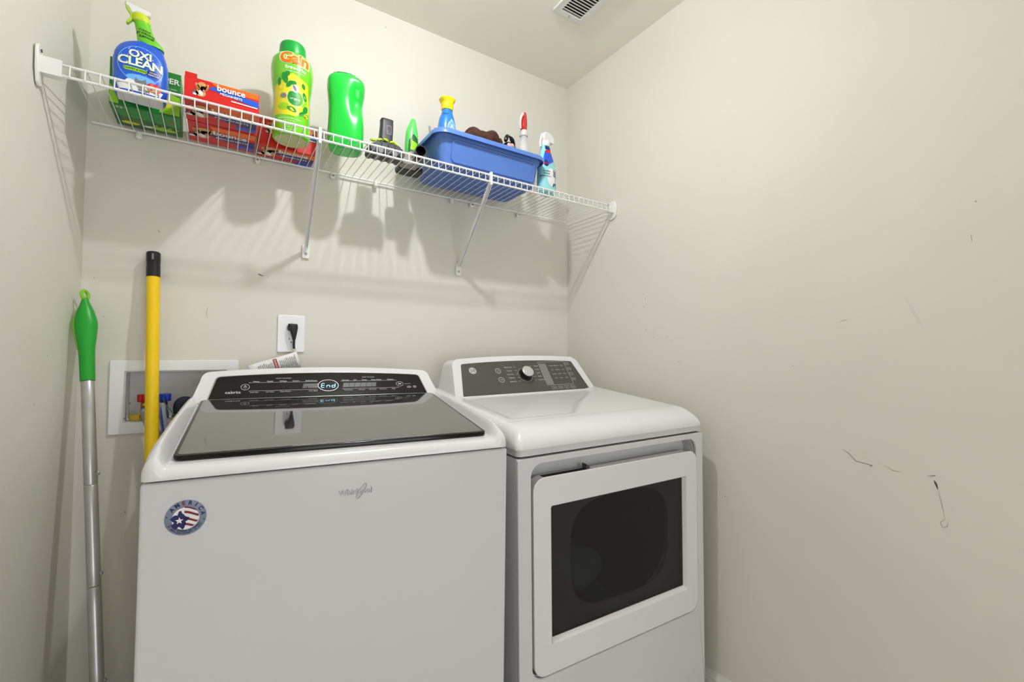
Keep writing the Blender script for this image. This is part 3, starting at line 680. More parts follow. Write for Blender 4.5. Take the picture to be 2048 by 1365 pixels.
decal_poly(b, sh_, [(-.0088+(.0062 if i % 2 == 0 else .0026)*math.sin(i*math.pi/5), -.004+(.0062 if i % 2 == 0 else .0026)*math.cos(i*math.pi/5)) for i in range(10)], 0)
for i, ch in enumerate('AMERICA'):
    a = math.radians(142-i*22); decal_text(b, sf, ch, .0248*math.cos(a), .0248*math.sin(a), .0092, 2 if ch == 'E' else 1, rot=a-math.pi/2, bold=.03)
for k, (r, txt) in enumerate(((.0228, 'DESIGNED ENGINEERED AND ASSEMBLED'), (.0262, 'BY AMERICAN WORKERS IN OHIO'))):
    n_ = len(txt)
    for i, ch in enumerate(txt):
        a = math.radians(205+125*i/(n_-1)); decal_text(b, sf, ch, r*math.cos(a), r*math.sin(a), .0034, 1, rot=a+math.pi/2, bold=.02)
decal_poly(b, sf, ell(-.0268, .004, .0011, .0011, 8), 1); decal_poly(b, sf, ell(.0262, -.006, .0011, .0011, 8), 1)
obj('sticker_print', b, [m_prw, m_nav, m_mar], st, smooth=False)

# ---------- dryer
DW, DH = .698, .866
dryer = machine('clothes_dryer', 'white front-load clothes dryer with a square dark window beside the washer', 'dryer', (.6318, .9428, -.2496), DH, (.01672, -.02114, -.05235))
cd_ = DW/2; DF = lambda s, tt, d: Vector((s, d, DH+tt))
b = bm_new(); N = 8
OP = rrect(.040, .667, -.566, -.021, .036, N)
framed(b, rrect(.001, DW-.001, -DH+.03, -.004, .004, N), OP, DF, .0, .012); obj('front_panel', fixn(b), m_cab, dryer, bevel=.0035, seg=3)
b = bm_new()
x0, x1, y1_, z0, z1 = .001, DW-.001, .66, .030, DH-.004
for a in ((x0, x0+.004, .0125, y1_, z0, z1), (x1-.004, x1, .0125, y1_, z0, z1), (x0+.004, x1-.004, y1_-.004, y1_, z0, z1), (x0+.004, x1-.004, .0125, y1_-.004, z0, z0+.004), (x0+.004, x1-.004, .0125, y1_-.004, z1-.004, z1)): box(b, *a)
obj('cabinet', fixn(b), m_cab, dryer, smooth=False)
b = bm_new(); box(b, .012, DW-.012, .014, .65, DH-.006, DH+.003); obj('seam_gasket', fixn(b), m_dark, dryer)
for x in (.05, DW-.05):
    for y in (.05, .58):
        b = bm_new(); zb_ = .004+(.012 if x > .3 else 0)-0.0; loft(b, [(zb_-.0, x, y, .022, .022, 2), (zb_+.010, x, y, .022, .022, 2), (zb_+.011, x, y, .008, .008, 2), (.034, x, y, .008, .008, 2)], n=16, steps=3); obj('foot', fixn(b), m_rub, dryer)
# door recess tray with a round-cornered drum opening
b = bm_new(); RC = rrect(.0395, .6675, -.5665, -.0205, .036, N); drum_c = (.372, -.285)
hole = [(drum_c[0]+x, drum_c[1]+y) for x, y in [sup(2*math.pi*i/len(RC)+0.0, .215, .195, 2.9) for i in range(len(RC))]]
# match the order of RC (starts at the +x, +y corner, counter-clockwise)
framed(b, RC, hole, DF, .052, .060); framed(b, rrect(.0395, .6675, -.5665, -.0205, .036, N), rrect(.0415, .6655, -.5645, -.0225, .034, N), DF, .0125, .052)
obj('door_recess', fixn(b), mat('recess_white', srgb(214, 214, 215), .35), dryer, smooth=True, angle=30)
b = bm_new(); R1 = [(drum_c[0]+x, drum_c[1]+y) for x, y in [sup(2*math.pi*i/len(RC), .213, .193, 2.9) for i in range(len(RC))]]
R2 = [(drum_c[0]+x*.98, drum_c[1]+y) for x, y in [sup(2*math.pi*i/len(RC), .24, .24, 2.1) for i in range(len(RC))]]
m_drum = mat('drum_enamel', srgb(96, 98, 100), .4)
A_ = [b.verts.new(DF(p[0], p[1], .060)) for p in R1]; B2 = [b.verts.new(DF(p[0], p[1], .09)) for p in R2]; C2 = [b.verts.new(DF(p[0], p[1], .56)) for p in R2]; n = len(R1)
for i in range(n):
    b.faces.new((A_[i], A_[(i+1) % n], B2[(i+1) % n], B2[i])); b.faces.new((B2[i], B2[(i+1) % n], C2[(i+1) % n], C2[i]))
b.faces.new(C2); obj('drum', fixn(b), m_drum, dryer, angle=50)
# door
b = bm_new()
dout = rrect(.0445, .6635, -.5605, -.0575, .034, N); win = rrect(.098, .614, -.486, -.134, .005, N)
winb = rrect(.106, .607, -.477, -.137, .003, N)
dtop = [(x, y) for x, y in dout]
framed(b, dout, win, DF, -.003, .0); 
n = len(dout)
# bevelled window surround and door body behind
F1 = [b.verts.new(DF(x, y, -.0028)) for x, y in win]; F2 = [b.verts.new(DF(x, y, .010)) for x, y in winb]
for i in range(n): b.faces.new((F1[i], F1[(i+1) % n], F2[(i+1) % n], F2[i]))
door = obj('door', fixn(b), m_white, dryer, bevel=.0022, seg=2)
b = bm_new(); framed(b, [(x*.998+.0007, y if y < -.3 else y-.002) for x, y in dout], rrect(.0975, .6145, -.4865, -.1335, .005, N), DF, .0005, .030)
fixn(b); obj('door_body', b, m_white, door)
b = bm_new(); prism(b, rrect(.104, .609, -.4785, -.1355, .003, 3), DF, .0095, .0115)
gm = mat('tinted_glass', srgb(30, 30, 29), .03, var=0, spec=.5, alpha=.52); obj('window_glass', fixn(b), gm, door)
b = bm_new(); framed(b, rrect(.099, .613, -.485, -.135, .004, N), [(drum_c[0]-.004+x, drum_c[1]-.012+y) for x, y in [sup(2*math.pi*(i)/len(RC), .190, .150, 3.4) for i in range(len(RC))]], DF, .024, .029)
obj('inner_door_ring', fixn(b), mat('inner_door_gray', srgb(145, 145, 144), .45), door)
b = bm_new(); box(b, .082, .226, .0085, .026, DH-.100, DH-.0592); bp = [f for f in b.faces]; obj('pull_pocket', fixn(b), m_dark, door)
b = bm_new(); prism(b, [(.226, -.059), (.240, -.0588), (.236, -.052), (.226, -.046)], lambda s, tt, d: Vector((s, d, DH+tt)), .012, .030); obj('pull_lip', fixn(b), m_dgray, door)
# cover
def dz(u, v):
    x = abs(u-cd_)
    z = .020+.055*math.sin(math.acos(max(0, 1-v/.095))) if v < .095 else .075+(v-.095)*.083
    # shallow plateau with sloping right-hand edge
    lft = .062; rgt = lin([(.125, .262), (.27, .40), (.40, .561), (.44, .60)], v)
    ins = smoothstep(lft-.010, lft+.006, u)*(1-smoothstep(rgt-.006, rgt+.016, u))*smoothstep(.122, .140, v)*(1-smoothstep(.60, .61, v))
    z -= .0075*ins
    r = .030
    if x > cd_-r: q = (x-(cd_-r))/r; z -= min(.040, z-.022)*(1-math.sqrt(max(0, 1-q*q)))
    return DH+max(z, .019)
us = sorted(set([i*DW/70 for i in range(71)]+[.030*(1-math.cos(a)) for a in [i*math.pi/2/10 for i in range(11)]]+[DW-.030*(1-math.cos(a)) for a in [i*math.pi/2/10 for i in range(11)]]))
vs = sorted(set([.66*i/80 for i in range(81)]+[.095*(1-math.cos(a)) for a in [i*math.pi/2/18 for i in range(19)]]))
obj('top_cover', height_cover(DW, us, vs, dz, DH+.018), m_white, dryer, angle=70)
b = bm_new(); prism(b, rrect(.002, DW-.002, .0015, .66, .014, 6), lambda s, tt, d: Vector((s, tt, DH+d)), .0015, .0185); obj('cover_skirt', fixn(b), mat('skirt_shaded_white', srgb(205, 205, 207), .35), dryer)  # greyer than the cover: shading of the undercut band put into the colour
DB = dict(hb=.312, ht=.288, vb=.470, zb=DH+.090, vt=.582, zt=DH+.232, arch=.008, r=.034)
b = bm_new(); console(b, cd_, DB['hb'], DB['ht'], DB['vb'], DB['zb'], DB['vt'], DB['zt'], .655, DB['arch'], DB['r'], 0, slump=.006)
obj('console_housing', b, m_white, dryer, bevel=.010, seg=4)
ang2 = math.atan2(DB['zt']-DB['zb'], DB['vt']-DB['vb']); c2, s2 = math.cos(ang2), math.sin(ang2)
def dp_(s, q, d=0): return Vector((cd_+s, DB['vb']+q*c2-d*s2, DB['zb']+q*s2+d*c2))
# panel outline: q runs from .018 to .158 up the slope
q0, q1 = .0185, .157
pp = [(-.279, q0), (.279, q0)]+[(.253-.010+.010*math.cos(a), q1-.010+.010*math.sin(a)) for a in [math.pi/12*i for i in range(7)]]
pp += [(.243-.486*i/20, q1+.009*(1-((.243-.486*i/20)/.243)**2)) for i in range(1, 20)]
pp += [(-.243-.010*math.sin(a), q1-.010+.010*math.cos(a)) for a in [math.pi/12*i for i in range(7)]]
m_dp = mat('charcoal_panel', srgb(78, 76, 72), .38, var=.01)
b = bm_new(); prism(b, pp, lambda s, tt, d: dp_(s, tt, d), -.001, .0018); pn = obj('control_panel', fixn(b), m_dp, dryer, bevel=.0006)
dd = lambda s, tt: dp_(s, tt, .0023)
def U(u): return u-cd_
# local positions measured as (u, z): q = (z - .090) / s2
Q = lambda z: (z-.090)/s2
b = bm_new(); bx, bq = U(.136), Q(.188)
decal_poly(b, dd, ell(bx, bq, .0150, .0150, 32)); lg = obj('round_badge', b, m_lgray, pn, smooth=False)
b = bm_new(); d3 = lambda s, tt: dp_(s, tt, .0027)
ring(b, d3, bx, bq, .0138, .0138, .0008); decal_text(b, d3, 'GE', bx, bq, .0150, rot=.0, bold=.015, shear=.25)
for a in range(4):
    an = a*math.pi/2+.78; ring(b, d3, bx+.0098*math.cos(an), bq+.0098*math.sin(an), .0028, .0028, .0007, n=12)
obj('badge_script', b, m_dgray, lg, smooth=False)
kx, kq = U(.352), Q(.166)
b = bm_new()
for (u, z, s) in ((.240, .184, 0), (.241, .152, 1)):
    x, q = U(u), Q(z); ring(b, dd, x, q, .0120, .0120, .0012); ring(b, dd, x, q, .0098, .0098, .0005)
    if s == 0: ring(b, dd, x, q, .0042, .0042, .0010)
    else: decal_text(b, dd, '>II', x, q, .0085, bold=.02)
for i, s in enumerate(('Mixed Load', 'Cottons', 'Easy Care', 'Delicates', 'Speed Dry')): decal_text(b, dd, s, kx-.064, kq+.038-.0165*i, .0068, bold=.01); decal_poly(b, dd, [(kx-.040, kq+.0375-.0165*i), (kx-.030, kq+.0375-.0165*i), (kx-.030, kq+.0385-.0165*i), (kx-.040, kq+.0385-.0165*i)])
for i, s in enumerate(('Casuals', 'Towels', 'Jeans', 'Active', 'Timed Dry')): decal_text(b, dd, s, kx+.064, kq+.040-.0165*i, .0068, bold=.01); decal_poly(b, dd, [(kx+.034, kq+.0395-.0165*i), (kx+.044, kq+.0395-.0165*i), (kx+.044, kq+.0405-.0165*i), (kx+.034, kq+.0405-.0165*i)])
ring(b, dd, kx, kq, .0315, .0315, .0010, n=40)
gx0, gx1, gq0, gq1 = U(.432), U(.560), Q(.124), Q(.212)
for p in ([(gx0, gq1-.001), (gx1, gq1-.001), (gx1, gq1), (gx0, gq1)], [(gx0, gq0), (gx1, gq0), (gx1, gq0+.001), (gx0, gq0+.001)], [(gx0, gq0), (gx0+.001, gq0), (gx0+.001, gq1), (gx0, gq1)], [(gx1-.001, gq0), (gx1, gq0), (gx1, gq1), (gx1-.001, gq1)]): decal_poly(b, dd, p)
words = ('Energy', 'More Dry', 'High', 'Dry', 'Medium', 'Low', 'Less Dry', 'Gentle', 'Damp', 'Level', 'Temp', 'Time')
for i, s in enumerate(words): decal_text(b, dd, s, gx0+.056+.026*(i % 3), gq1-.020-.020*(i//3), .0058, bold=.01)
for i in range(4):
    x, q = gx1+.012, gq1-.012-.0255*i
    for o_ in ([(x-.009, q-.006), (x+.009, q-.006), (x+.009, q-.0052), (x-.009, q-.0052)], [(x-.009, q+.0052), (x+.009, q+.0052), (x+.009, q+.006), (x-.009, q+.006)], [(x-.009, q-.006), (x-.0082, q-.006), (x-.0082, q+.006), (x-.009, q+.006)], [(x+.0082, q-.006), (x+.009, q-.006), (x+.009, q+.006), (x+.0082, q+.006)]): decal_poly(b, dd, o_)
    decal_text(b, dd, ('Temp', 'Level', 'Time', 'Signal')[i], x, q, .0050)
for i in range(4):
    x, q = gx0+.028+.030*i, gq0-.013
    for o_ in ([(x-.011, q-.007), (x+.011, q-.007), (x+.011, q-.0062), (x-.011, q-.0062)], [(x-.011, q+.0062), (x+.011, q+.0062), (x+.011, q+.007), (x-.011, q+.007)], [(x-.011, q-.007), (x-.0102, q-.007), (x-.0102, q+.007), (x-.011, q+.007)], [(x+.0102, q-.007), (x+.011, q-.007), (x+.011, q+.007), (x+.0102, q+.007)]): decal_poly(b, dd, o_)
    decal_text(b, dd, ('Care', 'Sheets', 'My', 'Delay')[i], x, q, .0058, bold=.02)
obj('panel_print', b, m_lgray, pn, smooth=False)
b = bm_new(); decal_poly(b, dd, [(gx0+.002, gq0+.003), (gx0+.034, gq0+.003), (gx0+.034, gq1-.008), (gx0+.002, gq1-.008)]); obj('display', b, mat('lcd_gray', srgb(128, 129, 130), .25, var=0), pn, smooth=False)
# knob
def knobmap(bm):
    for v in bm.verts: v.co = dp_(kx+v.co.x, kq+v.co.y, v.co.z)
    return fixn(bm)
b = bm_new(); loft(b, [(.001, 0, 0, .0285, .0285, 2), (.004, 0, 0, .0285, .0285, 2), (.006, 0, 0, .0255, .0255, 2), (.026, 0, 0, .0240, .0240, 2)], n=40, steps=10); kb = obj('dial_knob', knobmap(b), m_black, pn, label='dial with black side and silver cap')
b = bm_new(); loft(b, [(.0255, 0, 0, .0238, .0238, 2), (.0275, 0, 0, .0238, .0238, 2), (.0295, 0, 0, .0215, .0215, 2), (.0305, 0, 0, .012, .012, 2), (.0307, 0, 0, .002, .002, 2)], n=40, steps=10); obj('knob_cap', knobmap(b), mat('silver_knob', srgb(205, 205, 206), .28, metal=.6), kb)
# laundry left inside the drum
def blobby(bm, c, r, seed, amp=.25, n=28, m=16, sq=(1, 1, 1)):
    rr = random.Random(seed); ks = [(Vector((rr.uniform(-1, 1), rr.uniform(-1, 1), rr.uniform(-1, 1))).normalized()*rr.uniform(2, 6), rr.uniform(0, 6.3)) for _ in range(9)]
    g = []
    for j in range(m+1):
        ph = math.pi*j/m; row = []
        for i in range(n):
            th = 2*math.pi*i/n; d = Vector((math.sin(ph)*math.cos(th), math.sin(ph)*math.sin(th), math.cos(ph)))
            k = 1+amp*sum(math.sin(a.dot(d)+p) for a, p in ks)/4.5
            row.append(bm.verts.new(Vector(c)+Vector((d.x*r[0], d.y*r[1], d.z*r[2]))*k))
        g.append(row)
    for j in range(m):
        for i in range(n): 
            try: bm.faces.new((g[j][i], g[j][(i+1) % n], g[j+1][(i+1) % n], g[j+1][i]))
            except ValueError: pass
    bmesh.ops.remove_doubles(bm, verts=bm.verts, dist=1e-5); return fixn(bm)
e = Euler((.01672, -.02114, -.05235), 'YXZ').to_matrix()
pos = dryer.location+Matrix(Euler(dryer.rotation_euler, 'YXZ').to_matrix().to_4x4())@Vector((.300, .150, DH-.395))
b = bm_new(); blobby(b, (0, 0, 0), (.068, .055, .052), 3, .28); o = obj('laundry', b, mat('blue_gray_cloth', srgb(120, 130, 145), .9, bump=.4), None, loc=pos); tag(o, 'blue-grey laundry bundle behind the dryer window', 'laundry')
#PART3
# ------------------------------------------------------------------ things on the shelf (deck height ZD + wire)
DK = ZD+.0022
def PC(name, r, g, b_, rough=.35, **k): return mat(name, srgb(r, g, b_), rough, var=k.pop('var', .0), **k)
p_w = m_prw; p_k = m_prk
p_navy = PC('label_navy', 20, 40, 120); p_blue = PC('label_blue', 25, 90, 215); p_sky = PC('label_sky', 110, 180, 245); p_lime = PC('label_lime', 150, 210, 30)
p_green = PC('label_green', 20, 140, 50); p_dgreen = PC('label_dark_green', 12, 92, 30); p_red = PC('label_red', 222, 32, 24); p_orange = PC('label_orange', 245, 110, 25)
p_yellow = PC('label_yellow', 226, 222, 44); p_tan = PC('label_tan', 214, 160, 105); p_brown = PC('label_brown', 172, 112, 62); p_grayc = PC('label_gray', 122, 122, 126); p_pink = PC('label_pink', 235, 120, 130)
PR = [p_w, p_k, p_navy, p_blue, p_sky, p_lime, p_green, p_dgreen, p_red, p_orange, p_yellow, p_tan, p_brown, p_grayc, p_pink]
(W_, K_, NV, BL, SK, LM, GN, DG, RD, OR, YL, TN, BR, GY, PK) = range(15)
def layered(mp, off):      # same mapping lifted a little towards -Y
    return lambda s, t: mp(s, t)+Vector((0, -off, 0))

# --- carpet spray bottle (blue, lime trigger)
t = thing('spray_bottle', 'blue stain remover spray bottle with lime green neck and trigger', 'spray bottle', (-.172, 1.470, DK), (0, 0, math.radians(4)))
TB = [(0, 0, 0, .047, .026, 3), (.006, 0, 0, .0515, .030, 2.8), (.05, .0, 0, .0555, .031, 2.6), (.085, -.001, 0, .0555, .030, 2.5), (.105, -.001, 0, .0530, .028, 2.4), (.122, .000, 0, .0475, .025, 2.3), (.134, .003, 0, .0405, .022, 2.3), (.142, .008, 0, .0330, .019, 2.2), (.148, .014, 0, .0225, .016, 2)]
b = bm_new(); loft(b, TB, n=48, steps=40); bo = obj('bottle_body', fixn(b), PC('bottle_blue', 20, 88, 205, .22, coat=.4), t)
b = bm_new(); box(b, -.045, .045, -.024, .024, -.0006, .0004); obj('bottle_base', fixn(b), PC('base_white', 215, 218, 222), t, bevel=.0002)
b = bm_new(); mp = front(TB, .0005); m2 = front(TB, .0009); m3 = front(TB, .0013); m4 = front(TB, .0017)
decal_poly(b, mp, ell(-.001, .075, .046, .050, 40), BL, sub=24)
ring(b, m2, -.001, .077, .045, .048, .0018, SK, 40)
decal_poly(b, mp, [(-.045, .022), (.045, .022), (.040, .008), (-.040, .008)], W_, sub=16)
rr = random.Random(5)
for i in range(70):
    a = rr.uniform(0, 6.28); q = rr.uniform(.5, 1); x, z = -.001+.042*q*math.cos(a), .085+.038*q*math.sin(a); decal_poly(b, m2, ell(x, z, .0007*rr.uniform(.5, 1.6), .0007*rr.uniform(.5, 1.6), 6), W_)
decal_poly(b, m2, ell(.0, .040, .030, .010, 20), SK, sub=12)
for off, mi, mm in ((.0030, 1, m2), (.0016, LM, m3), (0, W_, m4)):
    bo_ = .02+off*13
    decal_text(b, mm, 'OXI', -.002, .1015, .0265, mi, bold=bo_, space=.95)
    decal_text(b, mm, 'CLEAN', -.001, .0800, .0300, mi, bold=bo_, space=.92)
decal_poly(b, m3, rrect(-.034, .012, .056, .0655, .003), LM, sub=12); decal_text(b, m4, 'CARPET & AREA', -.011, .0607, .0062, K_, bold=.01)
decal_poly(b, m3, rrect(.012, .038, .054, .068, .003), NV, sub=8); decal_text(b, m4, 'STAIN', .025, .0635, .0058, W_, bold=.01); decal_text(b, m4, 'REMOVER', .025, .0575, .0050, W_, bold=.01)
decal_poly(b, m3, [(-.012, .030), (-.010, .042), (-.004, .036), (.004, .037), (.010, .043), (.012, .028), (.006, .018), (-.006, .018)], GY)
decal_poly(b, m3, ell(-.020, .027, .010, .008, 14), W_)
decal_poly(b, m3, ell(.026, .026, .015, .012, 18), RD); decal_poly(b, m4, ell(.024, .023, .009, .008, 14), TN); decal_poly(b, m4, ell(.021, .021, .002, .002, 8), K_)
for i in range(14): decal_poly(b, m3, [(-.004+i*.0016, .010), (-.0032+i*.0016, .010), (-.0032+i*.0016, .0165), (-.004+i*.0016, .0165)], K_)
decal_text(b, m3, 'STOP', .032, .013, .005, K_)
obj('front_label', b, PR, bo, smooth=False)
TN_ = [(.141, .018, 0, .0265, .020, 2.2), (.146, .017, 0, .0265, .020, 2.2), (.165, .008, 0, .0205, .018, 2.2), (.18, .003, 0, .0175, .0165, 2.2), (.196, -.001, 0, .0165, .016, 2.2), (.200, -.002, 0, .0175, .016, 2.2)]
b = bm_new(); loft(b, TN_, n=32, steps=20); nk = obj('sprayer_neck', fixn(b), PC('lime_neck', 110, 200, 40, .3), t)
b = bm_new(); mm = front(TN_, .0008); decal_text(b, mm, 'CLEANS', .004, .1745, .0068, K_, bold=.02, rot=-.15); decal_text(b, mm, 'BY STRONG', .006, .1660, .0068, K_, bold=.03, rot=-.15); decal_text(b, mm, 'SURFACES', .008, .1575, .0068, K_, bold=.03, rot=-.15); obj('neck_print', b, PR, nk, smooth=False)
b = bm_new(); loft(b, [(.1985, -.002, 0, .0165, .0165, 2), (.202, -.003, 0, .0185, .0175, 2), (.214, -.005, 0, .0180, .017, 2), (.220, -.006, 0, .0150, .014, 2)], n=32, steps=10); obj('collar', fixn(b), PC('yellow_lime', 200, 215, 40, .35), t)
b = bm_new()
hp = [(-.024, .216), (.006, .218), (.014, .222), (.016, .229), (.010, .234), (-.006, .236), (-.020, .238), (-.034, .241), (-.036, .233), (-.028, .227)]
prism(b, hp, FX, -.0085, .0085); obj('sprayer_head', fixn(b), PC('milky_white', 222, 224, 222, .3), t, bevel=.002)
b = bm_new(); prism(b, [(-.023, .236), (-.034, .243), (-.037, .238), (-.034, .226), (-.026, .215), (-.026, .203), (-.034, .189), (-.030, .187), (-.021, .199), (-.019, .214), (-.020, .226)], FX, -.0065, .0065); obj('trigger', fixn(b), PC('lime_trigger', 175, 215, 60, .35), t, bevel=.0015)

# --- cartons
def carton(name, lab, cat, x0, x1, y0, y1, h, m, group=None, rz=0):
    cx, cy = (x0+x1)/2, (y0+y1)/2; t = thing(name, lab, cat, (cx, cy, DK), (0, 0, rz), group)
    b = bm_new(); box(b, x0-cx, x1-cx, y0-cy, y1-cy, 0.0004, h); c = obj('carton', fixn(b), m, t, bevel=.0008)
    return t, c, (x1-x0)/2, (y1-y0)/2
t, c, hx_, hy_ = carton('cleaning_cloth_box', 'green carton standing against the wall behind the blue spray bottle', 'box', -.242, -.094, 1.523, 1.655, .121, PC('carton_green', 22, 128, 42, .4, var=.05))
fm = lambda s, z: Vector((s, -hy_-.0006, z)); um = lambda s, y: Vector((s, y, -.0002)); um2 = lambda s, y: Vector((s, y, -.0005))
b = bm_new(); decal_poly(b, fm, [(hx_-.045, .004), (hx_-.001, .004), (hx_-.001, .055), (hx_-.02, .060), (hx_-.045, .050)], LM)
decal_poly(b, fm, [(-hx_+.001, .002), (-hx_+.020, .002), (-hx_+.012, .04), (-hx_+.001, .05)], LM)
decal_text(b, layered(fm, .0003), 'SWEEPER', hx_-.003, .096, .021, W_, bold=.02, align='RIGHT'); decal_text(b, layered(fm, .0003), 'dry cloths', hx_-.008, .075, .006, W_, align='RIGHT')
decal_poly(b, layered(fm, .0003), ell(hx_-.03, .03, .012, .009, 14), YL); obj('front_print', b, PR, c, smooth=False)
b = bm_new(); decal_poly(b, um, [(-hx_+.002, -hy_+.002), (hx_-.002, -hy_+.002), (hx_-.002, .005), (-hx_+.002, -.005)], GN)
decal_poly(b, um, [(-hx_+.002, -.005), (hx_-.002, .005), (hx_-.002, hy_-.002), (-hx_+.002, hy_-.002)], DG)
def ut(txt, s, y, sz, mi, **k): decal_text(b, lambda a, q: um2(a, -q), txt, s, -y, sz, mi, **k)
ut('32', -hx_+.018, -hy_+.014, .017, W_, bold=.01); ut('ct', -hx_+.032, -hy_+.013, .009, W_)
for i in range(6): ut('sweep traps locks dust', -.030, -.012+.009*i, .0052, LM if i < 4 else YL)
ut('63', .052, -.022, .013, RD, bold=.05)
decal_poly(b, um2, ell(.028, .036, .034, .011, 20), LM); decal_poly(b, um2, ell(-.042, .036, .020, .009, 18), YL); decal_poly(b, lambda s, y: um2(s, y)+Vector((0, 0, -.0003)), ell(-.005, .038, .012, .006, 14), W_)
for i in range(4): decal_poly(b, um2, ell(.015+.016*i, .020, .005, .0025, 8), YL)
obj('bottom_print', b, PR, c, smooth=False)
m_bounce = PC('carton_red', 212, 30, 24, .38, var=.04)
def dog(b, mp, s, t, k, up=1, lf=lambda m, o: layered(m, o)):
    """small printed picture of a golden retriever with a kitten"""
    m1, m2_, m3_ = lf(mp, .0003), lf(mp, .0006), lf(mp, .0009)
    E_ = lambda x, y, a, c_, mi, mm, n=14, r=0: decal_poly(b, mm, ell(s+x*k, t+up*y*k, a*k, c_*k, n, r), mi)
    E_(.05, .16, .36, .36, TN, m1, 12, .3); E_(.12, -.10, .24, .26, TN, m1, 10); E_(-.30, .02, .15, .36, OR if 0 else TN, m1, 9, .35*up); E_(.40, .10, .13, .34, TN, m1, 9, -.3*up); E_(-.06, -.50, .40, .36, TN, m1, 11)
    E_(-.31, -.04, .09, .26, BR, m2_, 7, .35*up); E_(.41, .04, .07, .24, BR, m2_, 7, -.3*up); E_(-.05, -.52, .16, .26, W_, m2_, 9, .4)
    E_(.16, -.06, .07, .055, K_, m3_, 8); E_(-.05, .16, .028, .028, K_, m2_, 6); E_(.24, .16, .028, .028, K_, m2_, 6); E_(.15, -.26, .07, .12, PK, m3_, 8)
    E_(-.46, -.60, .24, .22, GY, m1, 9); E_(-.50, -.72, .15, .10, W_, m2_, 8); E_(-.40, -.44, .06, .09, GY, m1, 5); E_(-.60, -.44, .06, .09, GY, m1, 5)
def bounce(x0, x1, y0, y1, h, lab, flap=False, dx=0):
    t, c, hx, hy = carton('dryer_sheet_box', lab, 'box', x0, x1, y0, y1, h, m_bounce, 'red dryer sheet cartons on the shelf')
    fm = lambda s, z: Vector((s, -hy-.0006, z)); um = lambda s, y: Vector((s, y, -.0002))
    k = min(1, h/.058)
    b = bm_new()
    decal_poly(b, fm, [(-hx+.055, h-.001), (hx-.002, h-.001), (hx-.002, h-.016), (-hx+.075, h-.016)], OR)
    decal_poly(b, layered(fm, .0003), [(-hx+.050, h-.020), (-hx+.060, h-.012), (hx-.001, h-.022), (hx-.001, h-.038), (-hx+.085, h-.026)], BL)
    decal_text(b, layered(fm, .0010), 'bounce', .018, h-.0125, .0215, NV, bold=.05); decal_text(b, layered(fm, .0014), 'bounce', .0178, h-.0122, .0215, W_, bold=.025)
    decal_text(b, layered(fm, .0009), 'MEGASHEETS', .018, h-.0262, .0085, W_, bold=.02, rot=-.03)
    decal_poly(b, layered(fm, .0009), [(.018, h-.036), (hx-.004, h-.038), (hx-.004, h-.041), (.018, h-.039)], W_)
    dog(b, fm, -hx+.036, h-.022, .028); obj('front_print', b, PR, c, smooth=False)
    b = bm_new(); up = lambda s, q: um(s, -q)      # printed face seen from below, its top towards the room
    lf = lambda m, o: (lambda s, q: m(s, q)+Vector((0, 0, -o)))
    decal_poly(b, up, [(-hx+.05, hy-.008), (hx-.002, hy-.004), (hx-.002, hy-.040), (-hx+.06, hy-.036)], OR)
    decal_poly(b, lf(up, .0003), [(-hx+.048, -.002), (-hx+.056, .010), (hx-.002, .006), (hx-.002, -.030), (-hx+.09, -.024)], NV)
    decal_poly(b, lf(up, .0003), [(hx-.050, -.034), (hx-.002, -.032), (hx-.002, -.052), (hx-.050, -.052)], PC and BL)
    decal_text(b, lf(up, .0008), 'bounce', .018, .022, .036, W_, bold=.03, xs=.8)
    decal_text(b, lf(up, .0008), 'MEGASHEETS', .022, -.008, .015, W_, bold=.01, xs=.9)
    dog(b, up, -hx+.034, .012, .052, lf=lf)
    obj('bottom_print', b, PR, c, smooth=False)
    if flap:
        b = bm_new(); box(b, -hx+.001, -hx+.026, -hy-.0004, -hy+.0006, h-.001, h+.010); obj('lid_tab', fixn(b), m_bounce, c)
bounce(-.079, .086, 1.388, 1.515, .057, 'red dryer sheet carton at the shelf front between green carton and freshener bottle', True)
bounce(-.077, .090, 1.520, 1.655, .050, 'red dryer sheet carton against the wall, behind the front red carton')
bounce(.098, .263, 1.570, 1.662, .085, 'red dryer sheet carton against the wall behind the printed green bottle')

# --- scent bead bottle (printed lime green, green cap)
t = thing('scent_booster_bottle', 'lime green printed scent bead bottle with green screw cap', 'bottle', (.179, 1.500, DK), (0, 0, math.radians(-6)))
t.scale.z = .955
TG = [(0, 0, 0, .046, .046, 2), (.004, 0, 0, .0505, .050, 2), (.03, 0, 0, .0515, .051, 2), (.10, 0, 0, .0505, .050, 2), (.135, 0, 0, .0510, .050, 2), (.185, 0, 0, .0565, .054, 2), (.220, 0, 0, .0580, .055, 2), (.245, 0, 0, .0555, .053, 2), (.262, 0, 0, .045, .044, 2), (.268, 0, 0, .036, .036, 2)]
b = bm_new(); loft(b, TG, n=56, steps=50); bo = obj('bottle_body', fixn(b), PC('lime_sleeve', 112, 205, 30, .18, coat=.5), t)
b = bm_new(); loft(b, [(-.0006, 0, 0, .030, .030, 2), (-.0001, 0, 0, .044, .044, 2)], n=40, steps=1); obj('bottle_base', fixn(b), mat('pellet_cream', srgb(205, 205, 150), .6, var=.3, scale=240), t)
b = bm_new(); loft(b, [(.264, 0, 0, .0365, .0365, 2), (.270, 0, 0, .0375, .0375, 2), (.300, 0, 0, .0355, .0355, 2), (.306, 0, 0, .033, .033, 2), (.308, 0, 0, .026, .026, 2)], n=48, steps=14); obj('cap', fixn(b), PC('cap_green', 10, 160, 60, .3), t)
mp, m2, m3, m4 = front(TG, .0004), front(TG, .0008), front(TG, .0013), front(TG, .0018)
b = bm_new()
